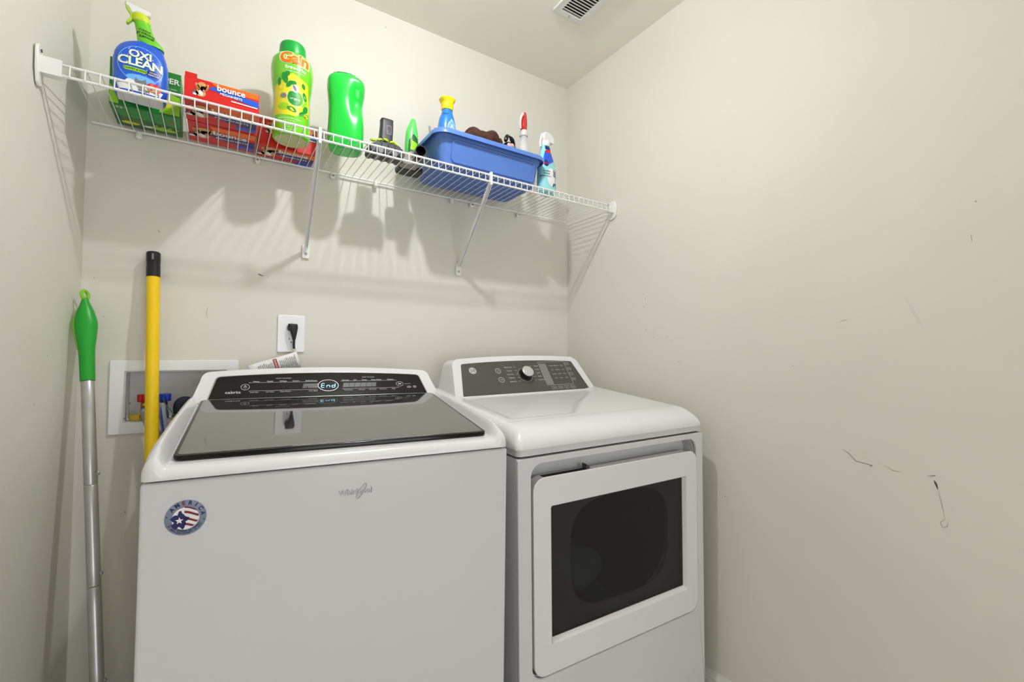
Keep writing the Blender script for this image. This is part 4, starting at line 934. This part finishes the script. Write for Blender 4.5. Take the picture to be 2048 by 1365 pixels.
decal_poly(b, mp, [(-.046, .060), (-.046, .150), (.0, .190), (.046, .170), (.047, .085), (.01, .058)], YL, sub=20)
decal_poly(b, m2, ell(-.022, .085, .015, .012, 16), LM, sub=8); decal_poly(b, m2, ell(.028, .115, .013, .02, 16), LM, sub=8)
decal_poly(b, m2, ell(.008, .115, .021, .024, 28), GN, sub=14); ring(b, m3, .008, .115, .0235, .0265, .0010, W_)
decal_poly(b, m3, ell(.008, .144, .010, .012, 18), W_); decal_poly(b, m3, ell(-.023, .118, .008, .008, 16), GY); decal_poly(b, m4, ell(.006, .145, .004, .009, 10, .4), GY)
decal_text(b, m3, 'original', .008, .112, .0095, W_, bold=.005)
for (x, z, a_, c_, r) in ((-.020, .172, .0075, .017, .25), (-.008, .155, .006, .012, -.6), (.003, .160, .008, .006, .3), (-.013, .186, .006, .008, 0), (.030, .160, .0045, .008, .2), (.034, .130, .005, .013, .2), (.036, .090, .006, .014, -.3), (.000, .078, .014, .007, -.35), (.026, .072, .010, .005, .9), (-.034, .160, .004, .012, 0)):
    decal_poly(b, m3, ell(x, z, a_, c_, 16, r), GN)
for (x, z, a_) in ((-.030, .145, .009), (.018, .168, .006), (.038, .070, .006), (-.034, .070, .008), (.000, .062, .007)): decal_poly(b, m3, ell(x, z, a_, a_*.8, 10), YL)
decal_poly(b, m4, ell(.036, .068, .004, .003, 8), OR)
for mm, mi, bo_ in ((m2, W_, .10), (m3, YL, .06), (m4, OR, .03)): decal_text(b, mm, 'Gain', .004, .236, .050, mi, bold=bo_, xs=.88, space=.93, shear=.1, rot=.0)
decal_text(b, m3, 'fireworks', .008, .205, .0155, W_, bold=.015, xs=.95); decal_text(b, m3, 'in-wash scent booster', .008, .194, .0055, W_)
for i in range(6): decal_text(b, m3, ('SCENT BEADS FOR LAUNDRY', 'safe for all colors', 'shake to your liking', 'use with every load', 'NET WT 13.2 OZ', 'not a detergent')[i], -.004, .048-.0068*i, .0048, W_)
obj('sleeve_print', b, PR, bo, smooth=False)

# --- plain green bottle seen from behind
t = thing('detergent_bottle', 'plain bright green detergent jug with moulded side grip', 'bottle', (.335, 1.485, DK), (0, 0, math.radians(-14)))
TD = [(0, 0, 0, .042, .036, 3), (.006, 0, 0, .049, .043, 3), (.03, 0, 0, .053, .046, 3), (.09, 0, 0, .054, .046, 3), (.15, 0, 0, .0555, .046, 3), (.19, 0, 0, .057, .047, 3.2), (.214, -.001, 0, .0565, .046, 3.2), (.226, -.003, 0, .052, .043, 3), (.234, -.005, 0, .043, .036, 2.6), (.236, -.006, 0, .030, .028, 2.4)]
def dent(c):
    # grip hollow on the right and hollow back
    z = c.z; g = math.exp(-((z-.150)/.040)**2)
    if c.x > .018: c = Vector((c.x-.007*g*smoothstep(.018, .052, c.x), c.y+.006*g, c.z))
    if c.y < 0: c = Vector((c.x, c.y+.012*math.exp(-((z-.155)/.05)**2)*math.exp(-((c.x-.028)/.018)**2), c.z))
    if c.x < 0: c = Vector((c.x+.003*math.exp(-((z-.13)/.05)**2)*smoothstep(0, -.05, c.x), c.y, c.z))
    return c
b = bm_new(); loft(b, TD, n=64, steps=60, mod=dent); bo = obj('jug_body', fixn(b), PC('jug_green', 10, 200, 60, .25, coat=.4), t)
b = bm_new(); pts = [(-.0560+.006*math.sin(math.pi*i/16), 0, .045+.165*i/16) for i in range(17)]
va = []
for i in range(25):
    z = .035+.18*i/24; wv = .004+.020*math.sin(math.pi*i/24)
    rx = interp(TD, z, 3); ry = interp(TD, z, 4)
    row = []
    for j in range(7):
        th = math.pi+ (-.62+1.1*(j/6))*min(1, wv/.02); x, y = sup(th, rx+.0007, ry+.0007, 3); row.append(b.verts.new(dent(Vector((x, y, z)))+Vector((-.0004, 0, 0))))
    va.append(row)
for i in range(24):
    for j in range(6): b.faces.new((va[i][j], va[i][j+1], va[i+1][j+1], va[i+1][j]))
obj('side_label', b, mat('label_cream', srgb(205, 210, 165), .4, var=.2, scale=60), bo)
b = bm_new(); loft(b, [(.230, -.006, 0, .041, .034, 2.4), (.238, -.006, 0, .040, .033, 2.4), (.243, -.006, 0, .034, .028, 2.3)], n=40, steps=6, mod=None)
obj('cap', fixn(b), PC('jug_cap_green', 8, 150, 70, .3), t)
for k in range(9):
    b = bm_new(); a = -math.pi/2+(k-4)*.2; x, y = sup(a, .0405, .0335, 2.4); box(b, x-.006-.0011, x-.006+.0011, y-.0012, y+.0012, .2315, .2395); 
    if k in (0, 2, 4, 6, 8): obj('cap_rib', fixn(b), PC('jug_cap_green', 8, 150, 70, .3), t)
    else: b.free()

# --- pet-hair tool: wide dark brush head with an upright neck
t = thing('vacuum_brush_tool', 'black vacuum brush head with upright neck and lime clips', 'vacuum tool', (.458, 1.466, DK))
m_tool = mat('tool_black', srgb(46, 48, 50), .4, bump=.1, bscale=300); m_clip = PC('lime_clip', 190, 225, 40, .4)
b = bm_new()
prism(b, [(-.062, .006), (-.060, .028), (-.044, .036), (-.024, .044), (.026, .044), (.046, .034), (.056, .018), (.050, .004), (-.05, .003)], FX, -.030, .030); obj('brush_housing', fixn(b), m_tool, t, bevel=.004, seg=3)
for i in range(5):
    x = -.050+i*.023; b = bm_new(); loft(b, [(-.034, 0, 0, .008, .010, 2.2), (-.030, 0, 0, .0105, .0125, 2.2), (.030, 0, 0, .0105, .0125, 2.2), (.034, 0, 0, .008, .010, 2.2)], n=16, steps=3)
    for v in b.verts: v.co = Vector((x+v.co.x, v.co.z, .0135+v.co.y))
    obj('roller', fixn(b), m_gray if i % 2 else m_dgray, t)
NK = [(.036, -.002, 0, .025, .020, 3), (.046, -.002, 0, .0235, .019, 3.5), (.060, -.002, 0, .0215, .017, 4), (.095, .0, 0, .0205, .0155, 5), (.124, .001, 0, .0200, .0145, 5), (.129, .001, 0, .0205, .015, 5), (.131, .001, 0, .019, .0135, 5)]
b = bm_new(); loft(b, NK, n=36, steps=24); nk = obj('neck', fixn(b), m_tool, t, angle=30)
b = bm_new(); prism(b, rrect(-.016, .018, .1312, .1314, .0001, 1), FX, -.012, .012); obj('neck_opening', fixn(b), m_dark, nk)
b = bm_new(); nm = front(NK, .0008)
for p in (rrect(-.003, .013, .078, .108, .002, 2), rrect(.0, .010, .083, .089, .001, 2)):
    q_ = [(x, y) for x, y in p]; my_ = sum(y for x, y in p)/len(p); ia = [((x-.005)*.8+.005, (y-my_)*.86+my_) for x, y in q_]
    A_ = [b.verts.new(nm(*k)) for k in q_]; B2 = [b.verts.new(nm(*k)) for k in ia]
    for i in range(len(A_)): b.faces.new((A_[i], A_[(i+1) % len(A_)], B2[(i+1) % len(A_)], B2[i]))
decal_poly(b, nm, [(-.010, .068), (.018, .062), (.018, .0635), (-.010, .0695)])
obj('moulded_lines', b, m_gray, nk, smooth=False)
for (x, y, z, r) in ((-.030, -.026, .047, .3), (-.008, -.024, .052, -.2), (.012, -.024, .050, .3), (.026, -.022, .047, -.4), (-.050, -.024, .042, 0), (-.062, -.020, .026, .2)):
    b = bm_new(); loft(b, [(-.003, x, y, .006, .004, 2), (0, x, y, .0095, .0055, 2.5), (.004, x+.003*r, y, .006, .004, 2)], n=12, steps=4)
    for v in b.verts: v.co.z += z+(v.co.x-x)*r
    obj('clip', fixn(b), m_clip, t)
for i in range(4):
    b = bm_new(); prism(b, ell(-.036+i*.022, .030, .010, .010, 14), FX, -.0335, -.029); obj('gear', fixn(b), m_dgray, t, bevel=.001)

# --- flat black nozzle bar lying in front of the bin
t = thing('floor_nozzle', 'flat black plastic nozzle lying on the wires left of the bin', 'vacuum tool', (.562, 1.538, DK))
b = bm_new(); prism(b, [(-.045, -.030), (-.030, -.036), (.040, -.034), (.046, -.02), (.046, .022), (.03, .030), (-.035, .026), (-.045, .012)], lambda s, tt, d: Vector((s, tt, d)), .0008, .016); obj('nozzle_plate', fixn(b), m_tool, t, bevel=.003)
for y in (-.022, .014):
    b = bm_new(); box(b, -.038, .040, y-.002, y+.002, -.0004, .002); obj('bristle_strip', fixn(b), m_dgray, t)
# --- tube connector with open end facing the room
t = thing('hose_connector', 'open black tube end with gray collar beside the blue bin', 'vacuum tool', (.565, 1.455, DK+.0165))
d0 = Vector((-.20, -.93, -.05)).normalized()
def ringed(name, a, c_, ro, ri, m, par):
    b = bm_new(); up = Vector((0, 0, 1)); A1 = d0.cross(up).normalized(); B1 = A1.cross(d0); n = 32; o0 = Vector((.003, .0, .0205)); R = []
    for (k, r) in ((a, ro), (c_, ro), (c_, ri), (a, ri)): R.append([b.verts.new(o0+d0*k+(A1*math.cos(2*math.pi*i/n)+B1*math.sin(2*math.pi*i/n))*r) for i in range(n)])
    for j in range(4):
        for i in range(n): b.faces.new((R[j][i], R[(j+1) % 4][i], R[(j+1) % 4][(i+1) % n], R[j][(i+1) % n]))
    return obj(name, fixn(b), m, par)
tb = ringed('tube_end', 0.0, .042, .0185, .0155, m_black, t); ringed('collar', -.045, .004, .0225, .017, mat('collar_gray', srgb(120, 120, 122), .35), t); ringed('inner_tube', -.05, -.002, .0168, .001, m_dark, tb)
b = bm_new(); prism(b, [(-.050, -.016), (-.048, .010), (-.030, .030), (-.012, .036), (.008, .038), (.010, -.016)], lambda s, tt, d: Vector((s, d, tt)), .010, .050); obj('gray_housing', fixn(b), mat('housing_gray', srgb(150, 148, 142), .4), t, bevel=.006, seg=3)

# --- small green bottle and tongs behind the bin
t = thing('squeeze_bottle', 'light green squeeze bottle half hidden behind the blue bin', 'bottle', (.5670, 1.522, DK+.017))
t.scale.z = .82
b = bm_new(); loft(b, [(0, 0, 0, .020, .018, 2.4), (.01, 0, 0, .0235, .020, 2.4), (.08, 0, 0, .0240, .020, 2.4), (.15, .0, 0, .021, .017, 2.2), (.19, .003, 0, .013, .012, 2), (.212, .004, 0, .007, .007, 2), (.216, .004, 0, .003, .003, 2)], n=32, steps=30); bo = obj('bottle_body', fixn(b), PC('squeeze_green', 90, 215, 95, .3, coat=.3), t)
b = bm_new(); TQ = [(0, 0, 0, .0238, .0202, 2.4), (.08, 0, 0, .0243, .0203, 2.4), (.15, .0, 0, .0213, .0173, 2.2)]; q = front(TQ, .0006); decal_poly(b, q, [(-.020, .02), (.020, .02), (.018, .12), (.0, .14), (-.016, .11)], DG, sub=10)
decal_poly(b, front(TQ, .001), [(-.012, .07), (.014, .06), (.014, .10), (-.008, .11)], LM, sub=6); obj('label', b, PR, bo, smooth=False)
t = thing('plastic_tongs', 'pair of thin gray prongs sticking up at the left end of the bin', 'tongs', (.664, 1.545, DK+.022))
for i in range(2):
    b = bm_new(); x = -.020+i*.022; p0, p1 = Vector((x-.002, -.002, .176)), Vector((x+.018, .0, 0.0)); dx_ = Vector((.0042, 0, 0)); dy_ = Vector((0, .0016, 0))
    A1 = [b.verts.new(p0+a*dx_+c_*dy_) for a, c_ in ((-1, -1), (1, -1), (1, 1), (-1, 1))]; B1 = [b.verts.new(p1+a*dx_*1.2+c_*dy_) for a, c_ in ((-1, -1), (1, -1), (1, 1), (-1, 1))]
    for k in range(4): b.faces.new((A1[k], A1[(k+1) % 4], B1[(k+1) % 4], B1[k]))
    b.faces.new(A1); b.faces.new(B1); obj('prong', fixn(b), PC('prong_gray', 150, 146, 140), t, bevel=.001)

# --- blue storage bin
t = thing('storage_bin', 'blue plastic storage bin without a lid on the shelf', 'bin', (.821, 1.500, DK))
m_bin = mat('bin_blue', srgb(84, 122, 196), .38, var=.03); BT = lambda z: (.196+.016*z/.11, .108+.016*z/.11)
HB = .108
def bin_loft(bm, z0, z1, off, n=72, flip=False, tilt=0):
    R = []
    for i in range(9):
        z = z0+(z1-z0)*i/8; hx, hy = BT(z); R.append([bm.verts.new((x, y, z)) for x, y in rrect(-hx+off, hx-off, -hy+off, hy-off, .030, 8)])
    return R
b = bm_new(); O = bin_loft(b, 0.003, HB, 0); I = bin_loft(b, .008, HB, .003); n = len(O[0])
B0 = [b.verts.new((x, y, 0)) for x, y in rrect(-.192, .192, -.104, .104, .026, 8)]
for i in range(n):
    for j in range(8):
        b.faces.new((O[j][i], O[j][(i+1) % n], O[j+1][(i+1) % n], O[j+1][i])); b.faces.new((I[j+1][i], I[j+1][(i+1) % n], I[j][(i+1) % n], I[j][i]))
    b.faces.new((O[8][i], O[8][(i+1) % n], I[8][(i+1) % n], I[8][i])); b.faces.new((B0[i], B0[(i+1) % n], O[0][(i+1) % n], O[0][i]))
b.faces.new(I[0]); b.faces.new(B0[::-1]); bo = obj('bin_body', fixn(b), m_bin, t, angle=40)
# rolled rim: flange and turned-down lip
hx, hy = BT(HB)
b = bm_new()
prof = [(-.002, HB-.004), (-.002, HB+.003), (.004, HB+.006), (.013, HB+.005), (.017, HB+.001), (.018, HB-.013), (.0155, HB-.013), (.0145, HB-.001), (.006, HB+.0005)]
rings_ = [[b.verts.new((x, y, z)) for x, y in rrect(-hx-o_, hx+o_, -hy-o_, hy+o_, .030+max(o_, -.001), 8)] for o_, z in prof]
for j in range(len(prof)):
    for i in range(n): b.faces.new((rings_[j][i], rings_[(j+1) % len(prof)][i], rings_[(j+1) % len(prof)][(i+1) % n], rings_[j][(i+1) % n]))
obj('rim', fixn(b), m_bin, t, angle=50)
# raised step under the rim and embossed front panel, bottom ribs
b = bm_new(); framed(b, rrect(-.165, .178, .012, .086, .014, 5), rrect(-.159, .172, .018, .080, .011, 5), lambda s, z, d: Vector((s, -BT(z)[1]+d, z)), -.0042, .002); obj('embossed_frame', fixn(b), m_bin, bo, angle=60)
b = bm_new(); prism(b, rrect(-.160, .173, .017, .081, .012, 5), lambda s, z, d: Vector((s, -BT(z)[1]+d, z)), -.0022, .002); obj('front_face', fixn(b), m_bin, bo, angle=60)
b = bm_new(); RW2 = [[b.verts.new((x, y, z)) for x, y in rrect(-BT(z)[0]-o_, BT(z)[0]+o_, -BT(z)[1]-o_, BT(z)[1]+o_, .032, 8)] for o_, z in ((-.001, .086), (.0045, .089), (.0045, HB-.002), (-.001, HB))]
for j in range(3):
    for i in range(n): b.faces.new((RW2[j][i], RW2[j][(i+1) % n], RW2[j+1][(i+1) % n], RW2[j+1][i]))
obj('rim_step', fixn(b), m_bin, bo, angle=40)
for y in (-.06, -.02, .02, .06):
    b = bm_new(); box(b, -.175, .175, y-.0022, y+.0022, -.0012, .001); obj('bottom_rib', fixn(b), m_bin, bo)

# --- things in the bin
t = thing('cleaner_bottle', 'blue spray cleaner with yellow cap standing in the bin', 'bottle', (.694, 1.505, DK+.0085))
TY = [(0, 0, 0, .030, .025, 2.4), (.005, 0, 0, .034, .028, 2.4), (.10, 0, 0, .034, .028, 2.3), (.17, 0, 0, .0340, .027, 2.2), (.205, 0, 0, .030, .024, 2.1), (.238, .001, 0, .0200, .018, 2), (.246, .001, 0, .019, .017, 2)]
b = bm_new(); loft(b, TY, n=40, steps=36); bo = obj('bottle_body', fixn(b), PC('cleaner_blue', 30, 125, 215, .2, coat=.5), t)
b = bm_new(); loft(b, [(.2445, .001, 0, .0205, .019, 2.2), (.252, .001, 0, .0215, .020, 2.4), (.268, .001, 0, .0215, .021, 2.6), (.280, .001, 0, .0270, .024, 3), (.285, .001, 0, .0285, .025, 3), (.289, .001, 0, .024, .022, 2.6), (.291, .001, 0, .014, .013, 2)], n=36, steps=20); cp = obj('spray_cap', fixn(b), PC('cap_yellow', 245, 215, 20, .35), t)
b = bm_new(); loft(b, [(.289, .008, 0, .008, .006, 2), (.295, .008, 0, .005, .004, 2), (.298, .008, 0, .002, .002, 2)], n=14, steps=4); obj('nozzle', fixn(b), PC('nozzle_blue', 40, 120, 190), cp)
b = bm_new(); q = front(TY, .0006); q2 = front(TY, .001)
decal_poly(b, q, [(-.012, .165), (.012, .150), (.026, .175), (.018, .200), (.006, .208)], SK, sub=8)
for x0, z0, x1, z1 in ((-.012, .160, -.004, .188), (-.004, .188, .008, .203), (.008, .203, .019, .188), (.019, .188, .024, .160)):
    decal_poly(b, q2, [(x0-.0012, z0), (x0+.0012, z0), (x1+.0012, z1), (x1-.0012, z1)], W_)
decal_text(b, q2, 'spray', -.013, .224, .008, NV, bold=.02); decal_text(b, q2, 'A', .009, .176, .020, W_, bold=.03)
obj('label', b, PR, bo, smooth=False)
b = bm_new(); rr = random.Random(11); pos = Vector((.815, 1.455, DK+.135))
blobby(b, (0, 0, 0), (.078, .042, .048), 23, .42, 56, 30)
for v in b.verts: v.co.x = max(-.084, min(.080, v.co.x)); v.co.z = max(-.070, v.co.z+.010*math.sin(v.co.x*75+v.co.y*40+1)+.006*math.sin(v.co.y*110+v.co.x*30))
o = obj('cleaning_rag', b, mat('brown_terry', srgb(66, 36, 26), .95, var=.5, scale=90, bump=1, bscale=500), None, loc=pos); tag(o, 'crumpled dark brown rag on top of the blue bin', 'rag')
t = thing('plastic_bag', 'glossy black bundled bag at the right end of the bin', 'bag', (.972, 1.535, DK+.168))
b = bm_new(); blobby(b, (0, 0, -.020), (.043, .036, .078), 8, .40, 32, 18); obj('bag', b, PC('bag_black', 28, 28, 32, .25, bump=.6, bscale=60), t)
b = bm_new(); tube(b, smooth_path([(-.024, -.030, .040), (-.012, -.026, .066), (.006, -.018, .068), (.024, -.014, .052), (.036, -.012, .026)], 6), [.006+.003*math.sin(i*.5) for i in range(25)], 10); obj('bag_fold', fixn(b), PC('bag_black', 28, 28, 32), t)
b = bm_new(); blobby(b, (-.004, -.036, .022), (.017, .010, .012), 5, .4, 16, 10); obj('printed_wrapper', b, PC('wrapper_pink', 225, 190, 190, .4), t)
# clear spray bottle with red trigger
t = thing('trigger_sprayer', 'clear spray bottle with red trigger at the bin corner', 'spray bottle', (.990, 1.438, DK+.0085), (0, 0, math.radians(25)))
m_clear = mat('frosted_clear', srgb(225, 228, 226), .25, var=0, alpha=.55)
b = bm_new(); loft(b, [(0, 0, 0, .024, .020, 2.2), (.005, 0, 0, .026, .022, 2.2), (.13, 0, 0, .026, .022, 2.2), (.170, 0, 0, .018, .016, 2), (.195, 0, 0, .013, .013, 2), (.214, 0, 0, .0125, .0125, 2)], n=32, steps=24); obj('bottle_body', fixn(b), m_clear, t)
b = bm_new(); loft(b, [(.200, 0, 0, .0155, .0155, 2), (.204, 0, 0, .0165, .0165, 2), (.220, 0, 0, .0155, .0155, 2), (.226, 0, 0, .010, .010, 2)], n=24, steps=8); obj('collar', fixn(b), mat('collar_clear', srgb(205, 205, 200), .3, var=.05), t)
b = bm_new(); prism(b, [(-.012, .224), (.010, .224), (.014, .245), (.013, .270), (.008, .291), (.0, .296), (-.008, .292), (-.006, .272), (-.014, .250), (-.017, .236)], FX, -.009, .009); obj('sprayer_head', fixn(b), PC('sprayer_red', 205, 25, 30, .3, coat=.4), t, bevel=.003, seg=3)
b = bm_new(); tube(b, smooth_path([(-.006, 0, .288), (-.020, 0, .270), (-.027, 0, .245), (-.024, 0, .222)], 6), [.0055-.0001*i for i in range(19)], 10); obj('trigger', fixn(b), mat('trigger_clear', srgb(222, 215, 212), .25, var=.03), t)
# white and teal spray bottle
t = thing('bleach_spray_bottle', 'white and teal spray bottle standing right of the blue bin', 'spray bottle', (1.0945, 1.430, DK), (0, 0, math.radians(14)))
TW = [(0, 0, 0, .038, .024, 2.6), (.005, 0, 0, .042, .028, 2.6), (.06, 0, 0, .0430, .029, 2.5), (.105, 0, 0, .0425, .028, 2.4), (.140, -.003, 0, .034, .024, 2.2), (.165, -.006, 0, .026, .019, 2), (.185, -.008, 0, .021, .017, 2), (.196, -.008, 0, .017, .016, 2)]
b = bm_new(); loft(b, TW, n=44, steps=40); bo = obj('bottle_body', fixn(b), PC('bottle_aqua', 150, 222, 226, .25, coat=.3), t)
b = bm_new(); q, q2, q3 = front(TW, .0005), front(TW, .0009), front(TW, .0013)
decal_poly(b, q, [(-.040, .100), (-.012, .112), (.014, .128), (.032, .148), (.020, .168), (-.024, .168), (-.034, .140)], BL, sub=14)
decal_poly(b, q2, [(-.026, .158), (.015, .158), (.011, .170), (-.023, .170)], RD, sub=10); decal_poly(b, q2, [(-.024, .171), (.011, .171), (.008, .186), (-.024, .186)], NV, sub=8)
decal_poly(b, q, ell(-.004, .060, .022, .036, 24), W_, sub=12); decal_poly(b, q2, ell(-.028, .112, .011, .013, 18), NV, sub=6); decal_text(b, q3, 'BLEACH', -.026, .112, .006, RD, bold=.03)
for x, z in ((.012, .086), (.025, .086), (.012, .072), (.025, .072)): decal_poly(b, q2, rrect(x-.0052, x+.0052, z-.0056, z+.0056, .001, 2), NV); decal_poly(b, q3, ell(x, z, .0026, .0028, 8), W_)
decal_poly(b, q2, [(.004, .028), (.008, .040), (.014, .034), (.018, .042), (.025, .040), (.030, .030), (.031, .024), (.004, .024)], NV); decal_text(b, q3, 'kills germs', .017, .031, .0040, W_)
for i in range(3): decal_text(b, q2, ('CLEANS', 'SHINES', 'PROTECTS')[i], -.026, .080-.010*i, .0075, K_, bold=.02)
obj('label', b, PR, bo, smooth=False)
b = bm_new(); loft(b, [(.190, -.008, 0, .0185, .0175, 2), (.195, -.008, 0, .0195, .0185, 2), (.208, -.008, 0, .0175, .017, 2), (.213, -.008, 0, .013, .013, 2)], n=28, steps=8); obj('collar', fixn(b), PC('sprayer_white', 232, 232, 234, .3), t)
b = bm_new(); prism(b, [(-.024, .206), (.006, .206), (.018, .211), (.032, .210), (.036, .214), (.037, .231), (.030, .240), (.012, .247), (-.008, .248), (-.022, .242), (-.028, .228)], FX, -.012, .012); obj('sprayer_head', fixn(b), PC('sprayer_white', 232, 232, 234, .3), t, bevel=.004, seg=3)
b = bm_new(); tube(b, smooth_path([(-.024, 0, .232), (-.034, 0, .215), (-.038, 0, .195), (-.036, 0, .180)], 6), [.005]*19, 10); obj('trigger', fixn(b), PC('sprayer_white', 232, 232, 234, .3), t)
